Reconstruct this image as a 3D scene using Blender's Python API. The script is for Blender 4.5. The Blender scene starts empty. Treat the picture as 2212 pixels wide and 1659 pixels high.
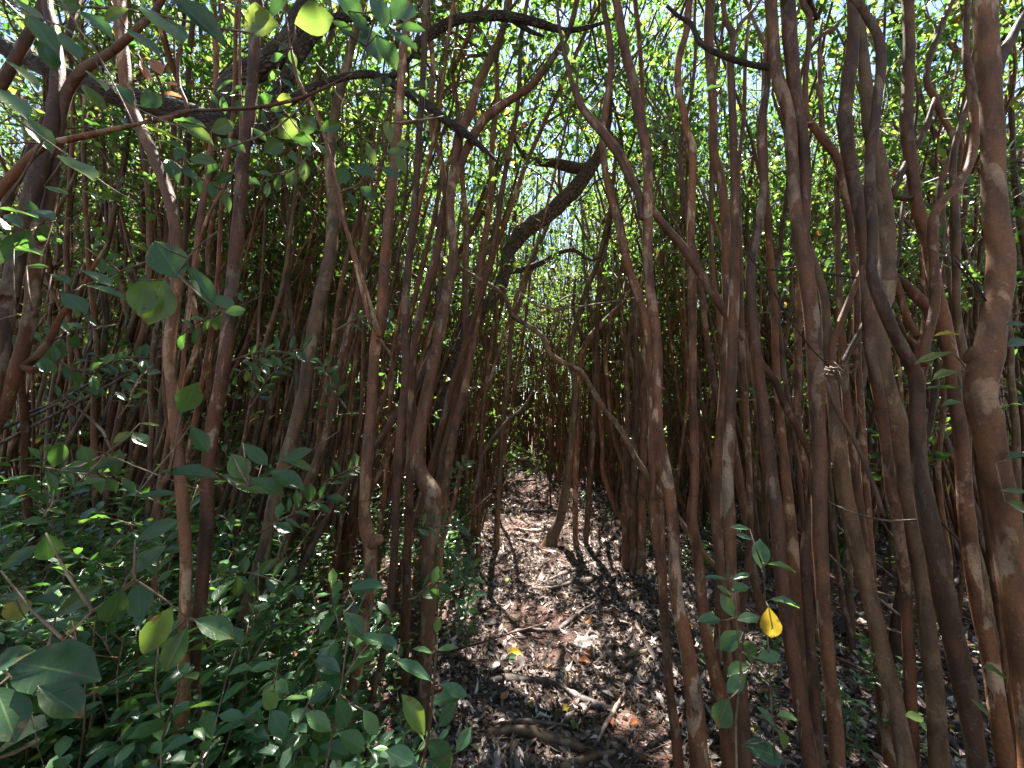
import bpy, math, random
import numpy as np
from mathutils import Vector, Matrix, Quaternion

# ------------------------------------------------------------------ camera, world, sun, exposure
SC = bpy.context.scene
FPX, CX, CY = 831.0, 1106.0, 829.5          # focal length and centre in the units of the traced coordinates
PITCH = math.radians(5.5)
CAMZ = 1.55
cam_data = bpy.data.cameras.new('camera')
cam_data.sensor_width = 36.0
cam_data.lens = 36.0 * FPX / 2212.0
cam_data.clip_start = 0.03
cam_data.clip_end = 600
cam = bpy.data.objects.new('camera', cam_data)
cam.location = (0, 0, CAMZ)
cam.rotation_euler = (math.radians(90) + PITCH, 0, 0)
SC.collection.objects.link(cam)
SC.camera = cam

SUN_EL = math.radians(64)
SUN_AZ = math.radians(8)                     # clockwise from straight ahead
world = bpy.data.worlds.new('World')
SC.world = world
world.use_nodes = True
wn = world.node_tree
bg = wn.nodes['Background']
sky = wn.nodes.new('ShaderNodeTexSky')
sky.sky_type = 'NISHITA'
sky.sun_disc = False
sky.sun_elevation = SUN_EL
sky.sun_rotation = SUN_AZ
sky.dust_density = 0.2
wn.links.new(sky.outputs[0], bg.inputs[0])
bg.inputs[1].default_value = 0.058
sun_data = bpy.data.lights.new('sun', 'SUN')
sun_data.energy = 5.0
sun_data.angle = math.radians(0.5)
sun_data.color = (1.0, 0.95, 0.88)
sun = bpy.data.objects.new('sun', sun_data)
sd = Vector((math.sin(SUN_AZ) * math.cos(SUN_EL), math.cos(SUN_AZ) * math.cos(SUN_EL), math.sin(SUN_EL)))
sun.rotation_euler = (-sd).to_track_quat('-Z', 'Y').to_euler()
sun.location = sd * 30
SC.collection.objects.link(sun)
SC.view_settings.view_transform = 'Standard'
SC.view_settings.look = 'None'
SC.view_settings.exposure = 3.0
SC.view_settings.gamma = 1.0
cy = SC.cycles
cy.max_bounces = 5
cy.diffuse_bounces = 3
cy.glossy_bounces = 2
cy.transmission_bounces = 3
cy.transparent_max_bounces = 4
cy.sample_clamp_indirect = 6
cy.use_denoising = True
try:
    cy.denoiser = 'OPENIMAGEDENOISE'
    cy.denoising_prefilter = 'ACCURATE'
except Exception:
    pass

rs = np.random.RandomState(7)
random.seed(7)

# ------------------------------------------------------------------ materials
def new_mat(name):
    m = bpy.data.materials.new(name)
    m.use_nodes = True
    nt = m.node_tree
    nt.nodes.clear()
    out = nt.nodes.new('ShaderNodeOutputMaterial')
    return m, nt, out

def N(nt, typ, **kw):
    n = nt.nodes.new(typ)
    for k, v in kw.items():
        if k.startswith('i_'):
            n.inputs[k[2:].replace('_', ' ')].default_value = v
        else:
            setattr(n, k, v)
    return n

def ramp(nt, src, stops, interp='LINEAR'):
    r = nt.nodes.new('ShaderNodeValToRGB')
    r.color_ramp.interpolation = interp
    el = r.color_ramp.elements
    while len(el) < len(stops):
        el.new(0.5)
    for e, (p, c) in zip(el, stops):
        e.position = p
        e.color = (c[0], c[1], c[2], 1)
    nt.links.new(src, r.inputs[0])
    return r.outputs[0]

def attr(nt, name):
    a = nt.nodes.new('ShaderNodeAttribute')
    a.attribute_name = name
    return a.outputs['Fac']

def math_n(nt, op, a, b=None, c=None):
    n = nt.nodes.new('ShaderNodeMath')
    n.operation = op
    for i, v in enumerate((a, b, c)):
        if v is None:
            continue
        if isinstance(v, (int, float)):
            n.inputs[i].default_value = v
        else:
            nt.links.new(v, n.inputs[i])
    return n.outputs[0]

def leaf_material(name, stops, tstops, rough=0.30, trans=0.46, vein=0.55, spec=0.6):
    m, nt, out = new_mat(name)
    rnd = attr(nt, 'rnd')
    lu = attr(nt, 'lu')
    lv = attr(nt, 'lv')
    col = ramp(nt, rnd, stops)
    tcol = ramp(nt, rnd, tstops)
    # midrib and side veins
    au = math_n(nt, 'ABSOLUTE', lu)
    mid = math_n(nt, 'LESS_THAN', au, 0.045)
    ph = math_n(nt, 'MULTIPLY_ADD', au, -2.2, math_n(nt, 'MULTIPLY', lv, 9.0))
    side = math_n(nt, 'LESS_THAN', math_n(nt, 'FRACT', ph), 0.09)
    vn = math_n(nt, 'MAXIMUM', mid, math_n(nt, 'MULTIPLY', side, 0.35))
    mix = N(nt, 'ShaderNodeMixRGB', blend_type='MIX')
    nt.links.new(math_n(nt, 'MULTIPLY', vn, vein), mix.inputs[0])
    nt.links.new(col, mix.inputs[1])
    mix.inputs[2].default_value = (0.16, 0.24, 0.09, 1)
    # blotches
    tc = N(nt, 'ShaderNodeTexCoord')
    nz = N(nt, 'ShaderNodeTexNoise')
    nz.inputs['Scale'].default_value = 45
    nt.links.new(tc.outputs['Object'], nz.inputs['Vector'])
    mul = N(nt, 'ShaderNodeMixRGB', blend_type='MULTIPLY')
    mul.inputs[0].default_value = 0.45
    nt.links.new(mix.outputs[0], mul.inputs[1])
    nt.links.new(ramp(nt, nz.outputs[0], [(0.3, (0.6, 0.6, 0.6)), (0.7, (1.25, 1.25, 1.1))]), mul.inputs[2])
    nb_ = N(nt, 'ShaderNodeTexNoise'); nb_.inputs['Scale'].default_value = 70; nb_.inputs['Detail'].default_value = 3
    nt.links.new(tc.outputs['Object'], nb_.inputs['Vector'])
    edge = math_n(nt, 'MAXIMUM', math_n(nt, 'MULTIPLY', math_n(nt, 'SUBTRACT', lv, 0.62), 0.55), math_n(nt, 'MULTIPLY', math_n(nt, 'SUBTRACT', au, 0.6), 0.3))
    bm = ramp(nt, math_n(nt, 'ADD', nb_.outputs[0], edge), [(0.70, (0, 0, 0)), (0.74, (1, 1, 1))])
    bx = N(nt, 'ShaderNodeMixRGB'); nt.links.new(math_n(nt, 'MULTIPLY', bm, 0.75), bx.inputs[0])
    nt.links.new(mul.outputs[0], bx.inputs[1]); bx.inputs[2].default_value = (0.15, 0.085, 0.03, 1)
    bt = N(nt, 'ShaderNodeMixRGB'); nt.links.new(math_n(nt, 'MULTIPLY', bm, 0.75), bt.inputs[0])
    nt.links.new(tcol, bt.inputs[1]); bt.inputs[2].default_value = (0.16, 0.09, 0.03, 1); tcol = bt.outputs[0]
    pb = N(nt, 'ShaderNodeBsdfPrincipled')
    nt.links.new(bx.outputs[0], pb.inputs['Base Color'])
    pb.inputs['Roughness'].default_value = rough
    pb.inputs['Specular IOR Level'].default_value = spec
    tb = N(nt, 'ShaderNodeBsdfTranslucent')
    nt.links.new(tcol, tb.inputs[0])
    ms = N(nt, 'ShaderNodeMixShader')
    ms.inputs[0].default_value = trans
    nt.links.new(pb.outputs[0], ms.inputs[1])
    nt.links.new(tb.outputs[0], ms.inputs[2])
    bp = N(nt, 'ShaderNodeBump')
    bp.inputs['Strength'].default_value = 0.25
    bp.inputs['Distance'].default_value = 0.002
    nt.links.new(math_n(nt, 'SUBTRACT', nz.outputs[0], vn), bp.inputs['Height'])
    nt.links.new(bp.outputs[0], pb.inputs['Normal'])
    nt.links.new(ms.outputs[0], out.inputs[0])
    return m

M_LEAF = leaf_material('guava_leaf',
    [(0.0, (0.028, 0.066, 0.030)), (0.45, (0.046, 0.095, 0.038)), (0.85, (0.075, 0.130, 0.040)),
     (0.975, (0.11, 0.15, 0.035)), (0.985, (0.30, 0.24, 0.04)), (0.996, (0.32, 0.10, 0.04)), (1.0, (0.28, 0.07, 0.03))],
    [(0.0, (0.08, 0.21, 0.03)), (0.5, (0.14, 0.31, 0.045)), (0.9, (0.28, 0.42, 0.06)),
     (0.975, (0.40, 0.48, 0.06)), (0.985, (0.6, 0.45, 0.06)), (0.996, (0.6, 0.2, 0.06)), (1.0, (0.5, 0.12, 0.05))])
M_SEED = leaf_material('seedling_leaf',
    [(0.0, (0.028, 0.074, 0.042)), (0.6, (0.054, 0.125, 0.063)), (0.9, (0.095, 0.185, 0.060)), (1.0, (0.12, 0.19, 0.04))],
    [(0.0, (0.12, 0.30, 0.04)), (0.7, (0.20, 0.42, 0.05)), (1.0, (0.4, 0.6, 0.07))], rough=0.27, trans=0.34, vein=0.6)
M_YELLOW = leaf_material('yellow_leaf', [(0, (0.42, 0.28, 0.03)), (1, (0.5, 0.36, 0.04))],
    [(0, (0.7, 0.5, 0.05)), (1, (0.75, 0.55, 0.05))], trans=0.4, vein=0.2)
M_ORANGE = leaf_material('orange_leaf', [(0, (0.40, 0.12, 0.05)), (1, (0.36, 0.15, 0.07))],
    [(0, (0.7, 0.25, 0.12)), (1, (0.7, 0.3, 0.15))], trans=0.4, vein=0.2)
M_DRY = leaf_material('dry_leaf',
    [(0.0, (0.026, 0.014, 0.012)), (0.4, (0.062, 0.038, 0.032)), (0.70, (0.23, 0.175, 0.165)), (0.93, (0.52, 0.44, 0.43)),
     (0.965, (0.34, 0.24, 0.10)), (0.985, (0.36, 0.11, 0.04)), (1.0, (0.16, 0.2, 0.06))],
    [(0.0, (0.10, 0.06, 0.04)), (1.0, (0.3, 0.2, 0.12))], rough=0.6, trans=0.08, vein=0.1, spec=0.35)
M_FERN = leaf_material('fern_frond', [(0, (0.03, 0.09, 0.03)), (1, (0.08, 0.17, 0.04))],
    [(0, (0.2, 0.4, 0.05)), (1, (0.4, 0.55, 0.07))], rough=0.5, trans=0.4, vein=0.0)

def bark_material(name, red, dark, pale, patch=0.55, tint=0.35):
    m, nt, out = new_mat(name)
    tc = N(nt, 'ShaderNodeTexCoord')
    oi = N(nt, 'ShaderNodeObjectInfo')
    off = N(nt, 'ShaderNodeVectorMath', operation='ADD')
    cmb = N(nt, 'ShaderNodeCombineXYZ')
    r20 = math_n(nt, 'MULTIPLY', oi.outputs['Random'], 40)
    nt.links.new(r20, cmb.inputs[0]); nt.links.new(r20, cmb.inputs[2])
    nt.links.new(tc.outputs['Object'], off.inputs[0]); nt.links.new(cmb.outputs[0], off.inputs[1])
    mp = N(nt, 'ShaderNodeMapping')
    mp.inputs['Scale'].default_value = (1, 1, 0.38)
    nt.links.new(off.outputs[0], mp.inputs[0])
    n1 = N(nt, 'ShaderNodeTexNoise'); n1.inputs['Scale'].default_value = 14; n1.inputs['Detail'].default_value = 5
    n1.inputs['Roughness'].default_value = 0.62; n1.inputs['Distortion'].default_value = 0.5
    nt.links.new(mp.outputs[0], n1.inputs['Vector'])
    n2 = N(nt, 'ShaderNodeTexNoise'); n2.inputs['Scale'].default_value = 3.0; n2.inputs['Detail'].default_value = 3
    nt.links.new(mp.outputs[0], n2.inputs['Vector'])
    n3 = N(nt, 'ShaderNodeTexNoise'); n3.inputs['Scale'].default_value = 120; n3.inputs['Detail'].default_value = 4
    nt.links.new(off.outputs[0], n3.inputs['Vector'])
    n5 = N(nt, 'ShaderNodeTexNoise'); n5.inputs['Scale'].default_value = 55; n5.inputs['Detail'].default_value = 2
    nt.links.new(off.outputs[0], n5.inputs['Vector'])
    base = ramp(nt, n2.outputs[0], [(0.3, dark), (0.7, red)])
    pm = ramp(nt, n1.outputs[0], [(patch, (0, 0, 0)), (patch + 0.035, (1, 1, 1))])
    pm2 = math_n(nt, 'MULTIPLY', pm, ramp(nt, n2.outputs[0], [(0.42, (0.25, 0.25, 0.25)), (0.62, (0.95, 0.95, 0.95))]))
    mx = N(nt, 'ShaderNodeMixRGB'); nt.links.new(pm2, mx.inputs[0]); nt.links.new(base, mx.inputs[1])
    mx.inputs[2].default_value = (*pale, 1)
    spots = ramp(nt, n5.outputs[0], [(0.66, (0, 0, 0)), (0.72, (1, 1, 1))])
    mxs = N(nt, 'ShaderNodeMixRGB'); nt.links.new(math_n(nt, 'MULTIPLY', spots, 0.35), mxs.inputs[0])
    nt.links.new(mx.outputs[0], mxs.inputs[1]); mxs.inputs[2].default_value = (0.24, 0.23, 0.17, 1)
    mp2 = N(nt, 'ShaderNodeMapping'); mp2.inputs['Scale'].default_value = (2.5, 2.5, 26)
    nt.links.new(off.outputs[0], mp2.inputs[0])
    n6 = N(nt, 'ShaderNodeTexNoise'); n6.inputs['Scale'].default_value = 1.6; n6.inputs['Detail'].default_value = 3
    nt.links.new(mp2.outputs[0], n6.inputs['Vector'])
    rings = ramp(nt, n6.outputs[0], [(0.28, (0.68, 0.68, 0.68)), (0.36, (1, 1, 1))])
    n7 = N(nt, 'ShaderNodeTexNoise'); n7.inputs['Scale'].default_value = 24; n7.inputs['Detail'].default_value = 4
    nt.links.new(mp.outputs[0], n7.inputs['Vector'])
    blot = ramp(nt, n7.outputs[0], [(0.36, (0.5, 0.5, 0.5)), (0.5, (1, 1, 1)), (0.68, (1.35, 1.3, 1.2))])
    mr = N(nt, 'ShaderNodeMixRGB', blend_type='MULTIPLY'); mr.inputs[0].default_value = 1.0
    nt.links.new(rings, mr.inputs[1]); nt.links.new(blot, mr.inputs[2])
    mq = N(nt, 'ShaderNodeMixRGB', blend_type='MULTIPLY'); mq.inputs[0].default_value = 1.0
    nt.links.new(mxs.outputs[0], mq.inputs[1]); nt.links.new(mr.outputs[0], mq.inputs[2])
    mul = N(nt, 'ShaderNodeMixRGB', blend_type='MULTIPLY'); mul.inputs[0].default_value = 0.7
    nt.links.new(mq.outputs[0], mul.inputs[1])
    nt.links.new(ramp(nt, n3.outputs[0], [(0.3, (0.6, 0.6, 0.6)), (0.7, (1.25, 1.25, 1.25))]), mul.inputs[2])
    ob = N(nt, 'ShaderNodeMixRGB', blend_type='MIX')
    nt.links.new(math_n(nt, 'MULTIPLY', oi.outputs['Random'], tint), ob.inputs[0])
    nt.links.new(mul.outputs[0], ob.inputs[1]); ob.inputs[2].default_value = (0.125, 0.078, 0.042, 1)
    vr = N(nt, 'ShaderNodeMixRGB', blend_type='MULTIPLY'); vr.inputs[0].default_value = 1.0
    fr = math_n(nt, 'FRACT', math_n(nt, 'MULTIPLY', oi.outputs['Random'], 7.31))
    nt.links.new(ob.outputs[0], vr.inputs[1]); nt.links.new(ramp(nt, fr, [(0.0, (0.55, 0.55, 0.58)), (0.5, (0.95, 0.95, 0.95)), (1.0, (1.4, 1.34, 1.28))]), vr.inputs[2])
    pb = N(nt, 'ShaderNodeBsdfPrincipled')
    nt.links.new(vr.outputs[0], pb.inputs['Base Color'])
    pb.inputs['Roughness'].default_value = 0.62
    pb.inputs['Specular IOR Level'].default_value = 0.35
    bp = N(nt, 'ShaderNodeBump'); bp.inputs['Strength'].default_value = 0.8; bp.inputs['Distance'].default_value = 0.003
    h = math_n(nt, 'MULTIPLY_ADD', n3.outputs[0], 0.5, math_n(nt, 'SUBTRACT', math_n(nt, 'MULTIPLY', n1.outputs[0], 1.3), math_n(nt, 'MULTIPLY', pm, 0.4)))
    nt.links.new(h, bp.inputs['Height']); nt.links.new(bp.outputs[0], pb.inputs['Normal'])
    nt.links.new(pb.outputs[0], out.inputs[0])
    return m

M_BARK = bark_material('guava_bark', (0.195, 0.080, 0.036), (0.085, 0.038, 0.020), (0.38, 0.28, 0.19), 0.55, 0.3)
M_BARK_OLIVE = bark_material('olive_brown_bark', (0.165, 0.095, 0.050), (0.080, 0.048, 0.027), (0.27, 0.21, 0.13), 0.55, 0.3)
M_TWIG = bark_material('twig_bark', (0.19, 0.12, 0.075), (0.10, 0.062, 0.038), (0.33, 0.26, 0.19), 0.5, 0.4)
M_DEAD = bark_material('dead_wood', (0.105, 0.070, 0.055), (0.055, 0.038, 0.030), (0.27, 0.215, 0.18), 0.5, 0.2)

def rough_bark(name, dark, light, lichen):
    m, nt, out = new_mat(name)
    cmb = N(nt, 'ShaderNodeCombineXYZ')
    nt.links.new(attr(nt, 'lu'), cmb.inputs[0]); nt.links.new(attr(nt, 'lv'), cmb.inputs[1])
    mp = N(nt, 'ShaderNodeMapping'); mp.inputs['Scale'].default_value = (1.0, 9.0, 1.0)
    nt.links.new(cmb.outputs[0], mp.inputs[0])
    tc = N(nt, 'ShaderNodeTexCoord')
    nd = N(nt, 'ShaderNodeTexNoise'); nd.inputs['Scale'].default_value = 9
    nt.links.new(tc.outputs['Object'], nd.inputs['Vector'])
    ad = N(nt, 'ShaderNodeMixRGB', blend_type='ADD'); ad.inputs[0].default_value = 0.6
    nt.links.new(mp.outputs[0], ad.inputs[1]); nt.links.new(nd.outputs['Color'], ad.inputs[2])
    vo = N(nt, 'ShaderNodeTexVoronoi', feature='DISTANCE_TO_EDGE'); vo.inputs['Scale'].default_value = 2.4
    nt.links.new(ad.outputs[0], vo.inputs['Vector'])
    fine = N(nt, 'ShaderNodeTexNoise'); fine.inputs['Scale'].default_value = 60; fine.inputs['Detail'].default_value = 5
    nt.links.new(tc.outputs['Object'], fine.inputs['Vector'])
    ridge = ramp(nt, vo.outputs['Distance'], [(0.0, (0, 0, 0)), (0.28, (1, 1, 1))])
    col = ramp(nt, math_n(nt, 'MULTIPLY', ridge, fine.outputs[0]), [(0.05, dark), (0.5, light)])
    lm = N(nt, 'ShaderNodeMixRGB')
    nt.links.new(ramp(nt, nd.outputs[0], [(0.55, (0, 0, 0)), (0.68, (0.7, 0.7, 0.7))]), lm.inputs[0])
    nt.links.new(col, lm.inputs[1]); lm.inputs[2].default_value = (*lichen, 1)
    pb = N(nt, 'ShaderNodeBsdfPrincipled'); pb.inputs['Roughness'].default_value = 0.9
    nt.links.new(lm.outputs[0], pb.inputs['Base Color'])
    bp = N(nt, 'ShaderNodeBump'); bp.inputs['Strength'].default_value = 1.0; bp.inputs['Distance'].default_value = 0.012
    nt.links.new(math_n(nt, 'MULTIPLY_ADD', fine.outputs[0], 0.4, ridge), bp.inputs['Height'])
    nt.links.new(bp.outputs[0], pb.inputs['Normal'])
    nt.links.new(pb.outputs[0], out.inputs[0])
    return m

M_RDARK = rough_bark('furrowed_dark_bark', (0.022, 0.017, 0.014), (0.125, 0.10, 0.085), (0.13, 0.125, 0.10))
M_RBROWN = rough_bark('furrowed_brown_bark', (0.035, 0.024, 0.018), (0.20, 0.145, 0.11), (0.14, 0.13, 0.08))

def ground_material():
    m, nt, out = new_mat('forest_soil')
    tc = N(nt, 'ShaderNodeTexCoord')
    n1 = N(nt, 'ShaderNodeTexNoise'); n1.inputs['Scale'].default_value = 3.0; n1.inputs['Detail'].default_value = 6
    n2 = N(nt, 'ShaderNodeTexNoise'); n2.inputs['Scale'].default_value = 90; n2.inputs['Detail'].default_value = 6
    vo = N(nt, 'ShaderNodeTexVoronoi'); vo.inputs['Scale'].default_value = 70
    for x in (n1, n2, vo):
        nt.links.new(tc.outputs['Object'], x.inputs['Vector'])
    c1 = ramp(nt, n1.outputs[0], [(0.35, (0.060, 0.030, 0.022)), (0.55, (0.125, 0.062, 0.045)), (0.7, (0.10, 0.068, 0.055))])
    mul = N(nt, 'ShaderNodeMixRGB', blend_type='MULTIPLY'); mul.inputs[0].default_value = 0.9
    nt.links.new(c1, mul.inputs[1])
    nt.links.new(ramp(nt, n2.outputs[0], [(0.3, (0.45, 0.45, 0.45)), (0.7, (1.6, 1.5, 1.4))]), mul.inputs[2])
    pb = N(nt, 'ShaderNodeBsdfPrincipled'); pb.inputs['Roughness'].default_value = 0.9
    nt.links.new(mul.outputs[0], pb.inputs['Base Color'])
    bp = N(nt, 'ShaderNodeBump'); bp.inputs['Strength'].default_value = 1.0; bp.inputs['Distance'].default_value = 0.02
    nt.links.new(math_n(nt, 'ADD', n2.outputs[0], math_n(nt, 'MULTIPLY', vo.outputs[0], 0.5)), bp.inputs['Height'])
    nt.links.new(bp.outputs[0], pb.inputs['Normal'])
    nt.links.new(pb.outputs[0], out.inputs[0])
    return m
M_SOIL = ground_material()

def plain(name, col, rough=0.5):
    m, nt, out = new_mat(name)
    pb = N(nt, 'ShaderNodeBsdfPrincipled')
    tc = N(nt, 'ShaderNodeTexCoord'); nz = N(nt, 'ShaderNodeTexNoise'); nz.inputs['Scale'].default_value = 60
    nt.links.new(tc.outputs['Object'], nz.inputs['Vector'])
    nt.links.new(ramp(nt, nz.outputs[0], [(0.3, [c * 0.75 for c in col]), (0.7, [min(1, c * 1.15) for c in col])]), pb.inputs['Base Color'])
    pb.inputs['Roughness'].default_value = rough
    nt.links.new(pb.outputs[0], out.inputs[0])
    return m
M_PINK = plain('pink_tape', (0.80, 0.12, 0.28), 0.4)
M_MOSS = plain('moss', (0.11, 0.14, 0.03), 0.95)
M_ROCK = plain('rock', (0.15, 0.13, 0.12), 0.9)
M_CUT = plain('cut_wood', (0.36, 0.25, 0.16), 0.8)

# ------------------------------------------------------------------ geometry helpers
def tag(o, label=None, cat=None, group=None, kind=None):
    if label: o['label'] = label
    if cat: o['category'] = cat
    if group: o['group'] = group
    if kind: o['kind'] = kind
    return o

def empty(name, loc):
    o = bpy.data.objects.new(name, None)
    o.empty_display_size = 0.1
    o.location = loc
    SC.collection.objects.link(o)
    return o

class MB:
    """collects quad patches with attributes and builds ONE mesh"""
    def __init__(s):
        s.v = []; s.f = []; s.m = []; s.r = []; s.u = []; s.w = []; s.n = 0
    def add(s, v, f, mat=0, rnd=None, lu=None, lv=None):
        v = np.asarray(v, float).reshape(-1, 3); f = np.asarray(f, np.int64).reshape(-1, 4)
        k = len(v)
        s.v.append(v); s.f.append(f + s.n); s.m.append(np.full(len(f), mat, np.int32))
        z = np.zeros(k)
        s.r.append(z + 0.5 if rnd is None else np.asarray(rnd, float)); s.u.append(z + 0.5 if lu is None else lu); s.w.append(z if lv is None else lv)
        s.n += k
    def mesh(s, name, mats, origin=(0, 0, 0)):
        v = np.concatenate(s.v) - np.asarray(origin); f = np.concatenate(s.f)
        me = bpy.data.meshes.new(name)
        me.vertices.add(len(v)); me.vertices.foreach_set('co', v.astype(np.float32).ravel())
        me.loops.add(len(f) * 4); me.loops.foreach_set('vertex_index', f.astype(np.int32).ravel())
        me.polygons.add(len(f)); me.polygons.foreach_set('loop_start', (np.arange(len(f)) * 4).astype(np.int32))
        me.polygons.foreach_set('loop_total', np.full(len(f), 4, np.int32))
        me.polygons.foreach_set('material_index', np.concatenate(s.m))
        me.polygons.foreach_set('use_smooth', np.ones(len(f), bool))
        for nm, arr in (('rnd', s.r), ('lu', s.u), ('lv', s.w)):
            a = me.attributes.new(nm, 'FLOAT', 'POINT')
            a.data.foreach_set('value', np.concatenate(arr).astype(np.float32))
        for m in mats:
            me.materials.append(m)
        me.update()
        return me
    def build(s, name, mats, parent=None, origin=(0, 0, 0)):
        me = s.mesh(name, mats, origin)
        o = bpy.data.objects.new(name, me)
        SC.collection.objects.link(o)
        if parent is not None:
            o.parent = parent
        else:
            o.location = origin
        return o

def norm(a):
    return a / np.maximum(np.linalg.norm(a, axis=-1, keepdims=True), 1e-9)

def smooth_path(P, R, step):
    """Catmull-Rom through the points, resampled about every step metres"""
    P = np.asarray(P, float); R = np.asarray(R, float)
    if len(P) == 2:
        P = np.vstack([P[0], P.mean(0), P[1]]); R = np.array([R[0], R.mean(), R[1]])
    Q = np.vstack([2 * P[0] - P[1], P, 2 * P[-1] - P[-2]])
    S = np.concatenate([[R[0]], R, [R[-1]]])
    oP, oR = [], []
    for i in range(1, len(Q) - 2):
        L = np.linalg.norm(Q[i + 1] - Q[i]); k = max(2, int(L / step) + 1)
        t = np.linspace(0, 1, k, endpoint=False)[:, None]
        a, b, c, d = Q[i - 1], Q[i], Q[i + 1], Q[i + 2]
        T = 0.4
        m1 = T * (c - a); m2 = T * (d - b)
        h = (2 * t**3 - 3 * t**2 + 1) * b + (t**3 - 2 * t**2 + t) * m1 + (-2 * t**3 + 3 * t**2) * c + (t**3 - t**2) * m2
        oP.append(h); oR.append(S[i] + (S[i + 1] - S[i]) * t[:, 0])
    oP.append(P[-1:]); oR.append(R[-1:])
    return np.vstack(oP), np.concatenate(oR)

def tubes(mb, P, R, sides=5, mat=0, lump=0.0, rnd=None, seed=0, cap=True):
    """P [n,k,3], R [n,k]: n tubes of k rings each"""
    P = np.asarray(P, float); R = np.asarray(R, float)
    if P.ndim == 2:
        P = P[None]; R = R[None]
    n, k, _ = P.shape
    if cap:   # close both ends by shrinking extra rings
        P = np.concatenate([P[:, :1], P, P[:, -1:]], 1); R = np.concatenate([R[:, :1] * 0.02, R, R[:, -1:] * 0.02], 1); k += 2
    T = np.empty_like(P)
    T[:, 1:-1] = P[:, 2:] - P[:, :-2]
    if cap:
        T[:, 1] = P[:, 2] - P[:, 1]; T[:, -2] = P[:, -2] - P[:, -3]
        T[:, 0] = T[:, 1]; T[:, -1] = T[:, -2]
    else:
        T[:, 0] = P[:, 1] - P[:, 0]; T[:, -1] = P[:, -1] - P[:, -2]
    T = norm(T)
    ref = np.where(np.abs(T[:, :1, 2:3]) > 0.8, np.array([1., 0.13, 0.]), np.array([0., 0., 1.]))
    U = np.empty_like(P)
    u = norm(np.cross(T[:, 0], ref[:, 0])); U[:, 0] = u
    for i in range(1, k):
        u = U[:, i - 1] - (U[:, i - 1] * T[:, i]).sum(-1, keepdims=True) * T[:, i]
        U[:, i] = norm(u)
    V = np.cross(T, U)
    a = np.linspace(0, 2 * np.pi, sides, endpoint=False)
    rr = R[:, :, None] * np.ones(sides)
    L = np.concatenate([np.zeros((n, 1)), np.cumsum(np.linalg.norm(P[:, 1:] - P[:, :-1], axis=-1), 1)], 1)
    if lump > 0:
        rg = np.random.RandomState(seed + 11)
        for q in range(5):
            fa = rg.randint(1, 4); fl = rg.uniform(4, 26); ph = rg.uniform(0, 6.28, 3)
            rr = rr * (1 + lump * (0.55 if q > 2 else 1) * np.sin(fa * a + ph[0] + 1.5 * np.sin(fl * 0.3 * L[:, :, None] + ph[2])) * np.sin(fl * L[:, :, None] + ph[1]))
    vv = P[:, :, None, :] + rr[..., None] * (np.cos(a)[None, None, :, None] * U[:, :, None, :] + np.sin(a)[None, None, :, None] * V[:, :, None, :])
    idx = np.arange(n * k * sides).reshape(n, k, sides)
    j = np.roll(idx, -1, 2)
    f = np.stack([idx[:, :-1], j[:, :-1], j[:, 1:], idx[:, 1:]], -1).reshape(-1, 4)
    lu = np.broadcast_to(np.sin(a)[None, None, :] * 3.0 + np.cos(a)[None, None, :] * 1.3, (n, k, sides)).ravel()
    lv = np.broadcast_to(L[:, :, None], (n, k, sides)).ravel()
    rn = None if rnd is None else np.repeat(rnd, k * sides)
    mb.add(vv, f, mat, rn, lu, lv)

def leaf_template(kind):
    if kind == 'far':      # four vertices, one folded quad
        v = np.array([[0, 0, 0], [0.5, 0.55, 0.06], [0, 1, -0.05], [-0.5, 0.55, 0.06]])
        return v[:, 0], v[:, 1], v[:, 2], np.array([[0, 1, 2, 3]])
    rows, cols = {'near': (11, 5), 'mid': (4, 3), 'midlow': (3, 3)}[kind]
    t = np.linspace(0, 1, rows)
    if kind == 'near': t = 0.5 - 0.5 * np.cos(np.pi * t)
    if kind == 'midlow':
        t = np.array([0, 0.55, 1.0])
    w = np.sin(np.pi * np.clip(t, 0, 1) ** 1.18) ** 0.78 * (1 - 0.3 * np.clip((t - 0.8) / 0.2, 0, 1))
    w = np.nan_to_num(w); w[0] = 0.03; w[-1] = 0.05
    s = np.linspace(-1, 1, cols)
    X = w[:, None] * s[None, :] * 0.5
    Y = t[:, None] + 0 * s[None, :]
    Z = 0.22 * np.abs(X) * 1.0 - 0.16 * (t[:, None] ** 2) + 0 * X
    if cols == 5:
        Z = Z + 0.02 * np.sin(t[:, None] * 16) * (np.abs(s)[None, :] ** 2)
    idx = np.arange(rows * cols).reshape(rows, cols)
    f = np.stack([idx[:-1, :-1], idx[:-1, 1:], idx[1:, 1:], idx[1:, :-1]], -1).reshape(-1, 4)
    return X.ravel(), Y.ravel(), Z.ravel(), f
TPL = {k: leaf_template(k) for k in ('near', 'mid', 'midlow', 'far')}
TPL_U = {'near': np.tile(np.linspace(-1, 1, 5), 11), 'mid': np.tile(np.linspace(-1, 1, 3), 4), 'midlow': np.tile(np.linspace(-1, 1, 3), 3), 'far': np.array([0.3, 0.6, 0.3, -0.6])}

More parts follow.
